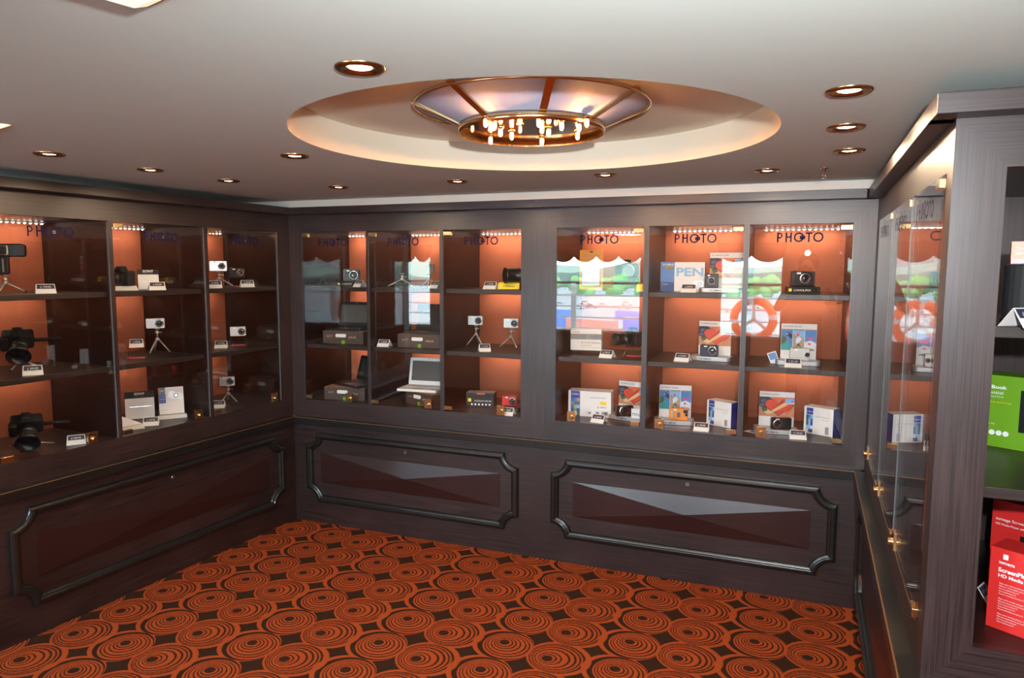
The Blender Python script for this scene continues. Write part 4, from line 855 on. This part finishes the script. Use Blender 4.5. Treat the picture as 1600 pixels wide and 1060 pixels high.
smallbox((3.50,-1.815,z3), -34, 'upright red media player carton with white text, bottom right', .17, .196, .085, 'red', [('t','iomega',.011,'letter_white',-.066,.160,.032,.02),('r','letter_white',-.058,-.048,.172,.184,'logo_mark'),('t','ScreenPlay',.014,'letter_white',-.066,.141,.062,.03),('t','Director',.012,'pink',.0,.141,.05),('t','HD Media Player',.011,'letter_white',-.066,.128,.085,.02)]+[('t','Plays your movies photos and music on TV',.0042,'letter_white',-.062,.112-.0062*i-.006*(i//5),(.085,.066,.04,.035,.052)[i % 5]) for i in range(14)], top='red')
smallbox((3.600,-1.49,z3), -34, 'red media player carton with a printed black box behind the upright one, bottom right', .22, .215, .12, 'red', [('r','black',-.04,.09,.08,.13,'printed_player'),('t','iomega ScreenPlay',.012,'letter_white',-.10,.16,.09),('t','HD Media Player with wireless',.008,'letter_white',-.10,.147,.10),('r','black',-.10,-.03,.02,.07,'printed_player')], top='red')
t_ = card((3.448,-1.625,z3), 62, 'small price card beside the upright red carton, bottom right', '119.00', .06)

# ------------------------------------------------------------------ photographer, lobby side and the view behind (seen in the glass)
def skinned(name, chains, mats, parent=None):
    me = bpy.data.meshes.new(name); vs, es, rs = [], [], []; idx = {}
    for ch_ in chains:
        prev = None
        for p, r in ch_:
            k = tuple(round(q, 4) for q in p)
            if k not in idx: idx[k] = len(vs); vs.append(p); rs.append(r if isinstance(r, tuple) else (r, r))
            if prev is not None: es.append((prev, idx[k]))
            prev = idx[k]
    me.from_pydata(vs, es, []); o = bpy.data.objects.new(name, me); COL.objects.link(o)
    sk = o.modifiers.new('skin', 'SKIN'); sk.use_smooth_shade = True
    for i, v in enumerate(me.skin_vertices[0].data): v.radius = rs[i]; v.use_root = (i == 0)
    s = o.modifiers.new('sub', 'SUBSURF'); s.levels = 2; s.render_levels = 2
    dg = bpy.context.evaluated_depsgraph_get(); dg.update()
    m2 = bpy.data.meshes.new_from_object(o.evaluated_get(dg)); bpy.data.objects.remove(o)
    o = bpy.data.objects.new(name, m2); COL.objects.link(o)
    m2.materials.clear()
    for m_ in mats: m2.materials.append(MT[m_])
    for p in m2.polygons: p.use_smooth = True
    if parent: o.parent = parent
    return o
PN = thing('person', 'person in dark clothes holding a camera to the eye, seen only as a reflection', 'person', (3.12, -3.90, 0), 12)
chains = [[((0,0,.95),(.15,.10)),((0,0,1.10),(.145,.10)),((0,.01,1.28),(.17,.11)),((0,.0,1.42),(.15,.09)),((0,.01,1.50),.055),((0,.03,1.56),.055),((0,.035,1.64),(.078,.09)),((0,.03,1.72),(.072,.085)),((0,.02,1.755),(.04,.05))]]
for s_ in (-1, 1):
    chains.append([((0,0,.95),(.15,.10)),((s_*.09,0,.90),.088),((s_*.11,.01,.50),.060),((s_*.12,-.01,.10),.040),((s_*.12,.02,.05),.042),((s_*.13,.12,.03),.035)])
    chains.append([((0,.0,1.42),(.15,.09)),((s_*.17,0,1.42),.058),((s_*.27,.10,1.24),.042),((s_*.13,.20,1.50),.034),((s_*.085,.19,1.58),(.034,.022))])
    w_ = Vector((s_*.085,.19,1.58))
    for i, (dx, dz, ln) in enumerate(((.012,.034,.045),(.004,.040,.052),(-.008,.040,.050),(-.02,.034,.040))):
        a = w_+Vector((s_*dx*.6, .004*i, .012)); chains.append([(tuple(w_), (.034,.022)), (tuple(a+Vector((-s_*.006,.012*i-.015,dz*.6))), .009), (tuple(a+Vector((-s_*.026,.014*i-.015,dz*.9))), .0085), (tuple(a+Vector((-s_*.045,.014*i-.012,dz*.9-.008))), .008)])
    chains.append([(tuple(w_), (.034,.022)), (tuple(w_+Vector((-s_*.02,-.02,.01))), .011), (tuple(w_+Vector((-s_*.042,-.025,.02))), .0095)])
bd = skinned('body', chains, ['skin', 'shirt', 'trousers'], PN)
for p in bd.data.polygons:
    c = p.center
    p.material_index = 2 if c.z < .98 else (1 if c.z < 1.49 and not (c.y > .17) else 0)
    if c.z < .07: p.material_index = 2
MB().m('hair').sphere((0, .0, 1.715), .098, 20).build('hair', PN)
MB().m('skin').lathe((0,.115,1.645), (0,.35,-1), [(-.03,.006),(0,.012),(.01,.014),(.016,.006)], 12).sphere((-.082,.03,1.65), .018).sphere((.082,.03,1.65), .018).build('nose_and_ears', PN)
pc = dslr((3.12, -3.90, 1.585), 192, 'black camera held by the photographer, seen only as a reflection', tele=.05)
pc.location = Vector((3.12, -3.90, 1.585)) + Matrix.Rotation(R(12), 3, 'Z') @ Vector((.0, .185, 0))
# valances with scalloped hem inside each window
for i, (a, b) in enumerate(WINS):
    n = max(2, round((b-a)/.27)); pts = [(b+.05, 1.95), (a-.05, 1.95)]
    for k in range(n):
        x0, x1 = a-.02+(b-a+.04)*k/n, a-.02+(b-a+.04)*(k+1)/n
        for q in range(11): t = q/10; pts.append((x0+(x1-x0)*t, 1.795-.075*math.sin(PI*t)**.7))
    v = MB().m('valance').prism(pts, -4.965, -4.95).build('valance', None)
    tag(v, 'scalloped fabric valance over the %s window behind the camera' % ('left', 'wide', 'right')[i], 'valance', 'scalloped window valances')
# deck, railing, life ring
struct(MB().m('deck').box(-20, 20, -6.6, -5.13, .0, .05).build('trim_3'))
rl = thing('deck_railing', 'white ship railing outside the windows, seen as a reflection', 'railing', (0,-6.2,0))
for z, r in ((1.44,.022),(1.26,.012),(1.10,.012),(.94,.012),(.78,.012)): MB().m('wood_dark' if z == 1.44 else 'rail_white').tube((-12,0,z), (8,0,z), r).build('rail', rl)
for k in range(14):
    MB().m('rail_white').box(-11.6+1.45*k, -11.53+1.45*k, -.02, .02, .05, 1.44).build('post', rl)
lr = thing('life_ring', 'orange life ring with white bands on the railing, seen as a reflection', 'life ring', (2.52,-6.08,.99))
M1, M2 = 48, 12; b = MB()
for i in range(M1):
    a0, a1 = 2*PI*i/M1, 2*PI*(i+1)/M1; b.m('rail_white' if (i % 12) in (0, 1) else 'ring_orange')
    vs = []
    for a in (a0, a1):
        for j in range(M2): t = 2*PI*j/M2; rr = .245+.055*math.cos(t); vs.append((rr*math.cos(a), .05*math.sin(t), rr*math.sin(a)))
    b.add(vs, [(j, (j+1)%M2, (j+1)%M2+M2, j+M2) for j in range(M2)], True)
b.build('ring', lr)
MB().m('rail_white').tube((0,-.06,0),(0,-.06,.26),.02).tube((0,-.06,0),(-.2,-.06,-.17),.02).tube((0,-.06,0),(.2,-.06,-.17),.02).build('bracket', lr)
# quay
GZ = -12
struct(MB().m('asphalt').add([(-400,-8,GZ),(-400,-500,GZ),(400,-500,GZ),(400,-8,GZ)], [(0,1,2,3)]).build('trim_4'))
hb = MB().m('hill'); pr_ = [(-400+i*20, -15+ (7+4*math.sin(i*.5)+3*math.sin(i*1.3))) for i in range(41)]
hb.add([(x,-480,GZ) for x,_ in pr_]+[(x,-470,z+8) for x,z in pr_]+[(x,-560,z+12) for x,z in pr_], [(i,i+1,i+42,i+41) for i in range(40)]+[(i+41,i+42,i+83,i+82) for i in range(40)]); struct(hb.build('trim_5'))
cc = ['cont_blue','cont_red','cont_white','cont_ochre','cont_blue','cont_red']
pal = {'cont_blue':'blue','cont_red':'red','cont_white':'white','cont_ochre':'ochre'}
def container(m_):
    t = thing('shipping_container', '', 'shipping container', (0,0,0), 0, 'containers on the quay seen in the glass')
    b = MB().m(m_); L, w_, h = 12.2, 2.44, 2.6
    n = 40; pts = []
    for i in range(n): x = -L/2+L*i/n; pts += [(x, -w_/2+(.06 if i % 2 else 0)), (x+L/n*.8, -w_/2+(.06 if i % 2 else 0))]
    pts += [(L/2, -w_/2), (L/2, w_/2), (-L/2, w_/2)]
    b.prismz(pts, .12, h-.1); b.build('corrugated_walls', t)
    MB().m(m_ if m_ == 'cont_ochre' else 'cont_white').box(-L/2, L/2, -w_/2, w_/2, h-.1, h).build('roof', t); MB().m(m_).box(-L/2, L/2, -w_/2, w_/2, 0, .12).build('floor_frame', t); return t  # roofs, ochre aside, coloured white in place of bright daylight on top
protos = {}
spots = []
for i in range(9):
    for j in range(3):
        if (i*3+j) % 4 == 3: continue
        spots.append((-86+i*11.4+(j*3.1), -112-j*34-(i % 2)*6, (i+j) % 6, 8+i*3))
for k, (x, y, c_, rz) in enumerate(spots):
    m_ = cc[c_]; lb = '%s shipping container on the quay, seen only as a reflection' % pal[m_]
    if m_ not in protos:
        t = container(m_); t['label'] = lb; t.location = (x, y, GZ); t.rotation_euler = (0,0,R(rz)); protos[m_] = t
    else: copy_tree(protos[m_], (x, y, GZ), rz, lb)
car0 = thing('parked_car', 'silver parked car far behind the quay, seen only as a reflection', 'car', (-60,-230,GZ), 0, 'cars parked beyond the containers')
MB().m('car_silver').prism([(-2.1,.3),(2.1,.3),(2.15,.8),(1.1,.95),(.6,1.42),(-1.0,1.45),(-1.7,1.0),(-2.15,.9)], -.85, .85).build('body', car0, .08)
MB().m('car_glass').prism([(.95,.96),(.55,1.36),(-.95,1.39),(-1.5,1.0)], -.87, .87).build('windows', car0)
for x in (-1.35, 1.35):
    for y in (-.86, .66): MB().m('rubber').lathe((x,y,.33), (0,1,0), [(0,.33),(.2,.33)], 16).build('wheel', car0)
CH.pop(car0.name, None)
for k in range(1, 26): copy_tree(car0, (-110+k*5.2, -225-(k % 3)*14, GZ), (k*37) % 14, 'silver parked car far behind the quay, seen only as a reflection', 'cars parked beyond the containers')
tr0 = thing('leafy_tree', 'bushy green tree in the line beyond the parked cars, seen only as a reflection', 'tree', (-150,-330,GZ), 0, 'trees beyond the car park')
b = MB().m('foliage'); rnd = random.Random(3)
for _ in range(9): b.sphere((rnd.uniform(-3,3), rnd.uniform(-2,2), rnd.uniform(4,9)), rnd.uniform(2,3.4), 12)
b.build('crown', tr0); MB().m('trunk').tube((0,0,0),(0,0,5),.4,.25).build('trunk', tr0)
for k in range(1, 34): copy_tree(tr0, (-160+k*8.6, -330-rnd.uniform(0,6)-(k % 2)*14, GZ-rnd.uniform(0,2)), k*53, 'bushy green tree in the line beyond the parked cars, seen only as a reflection', 'trees beyond the car park')
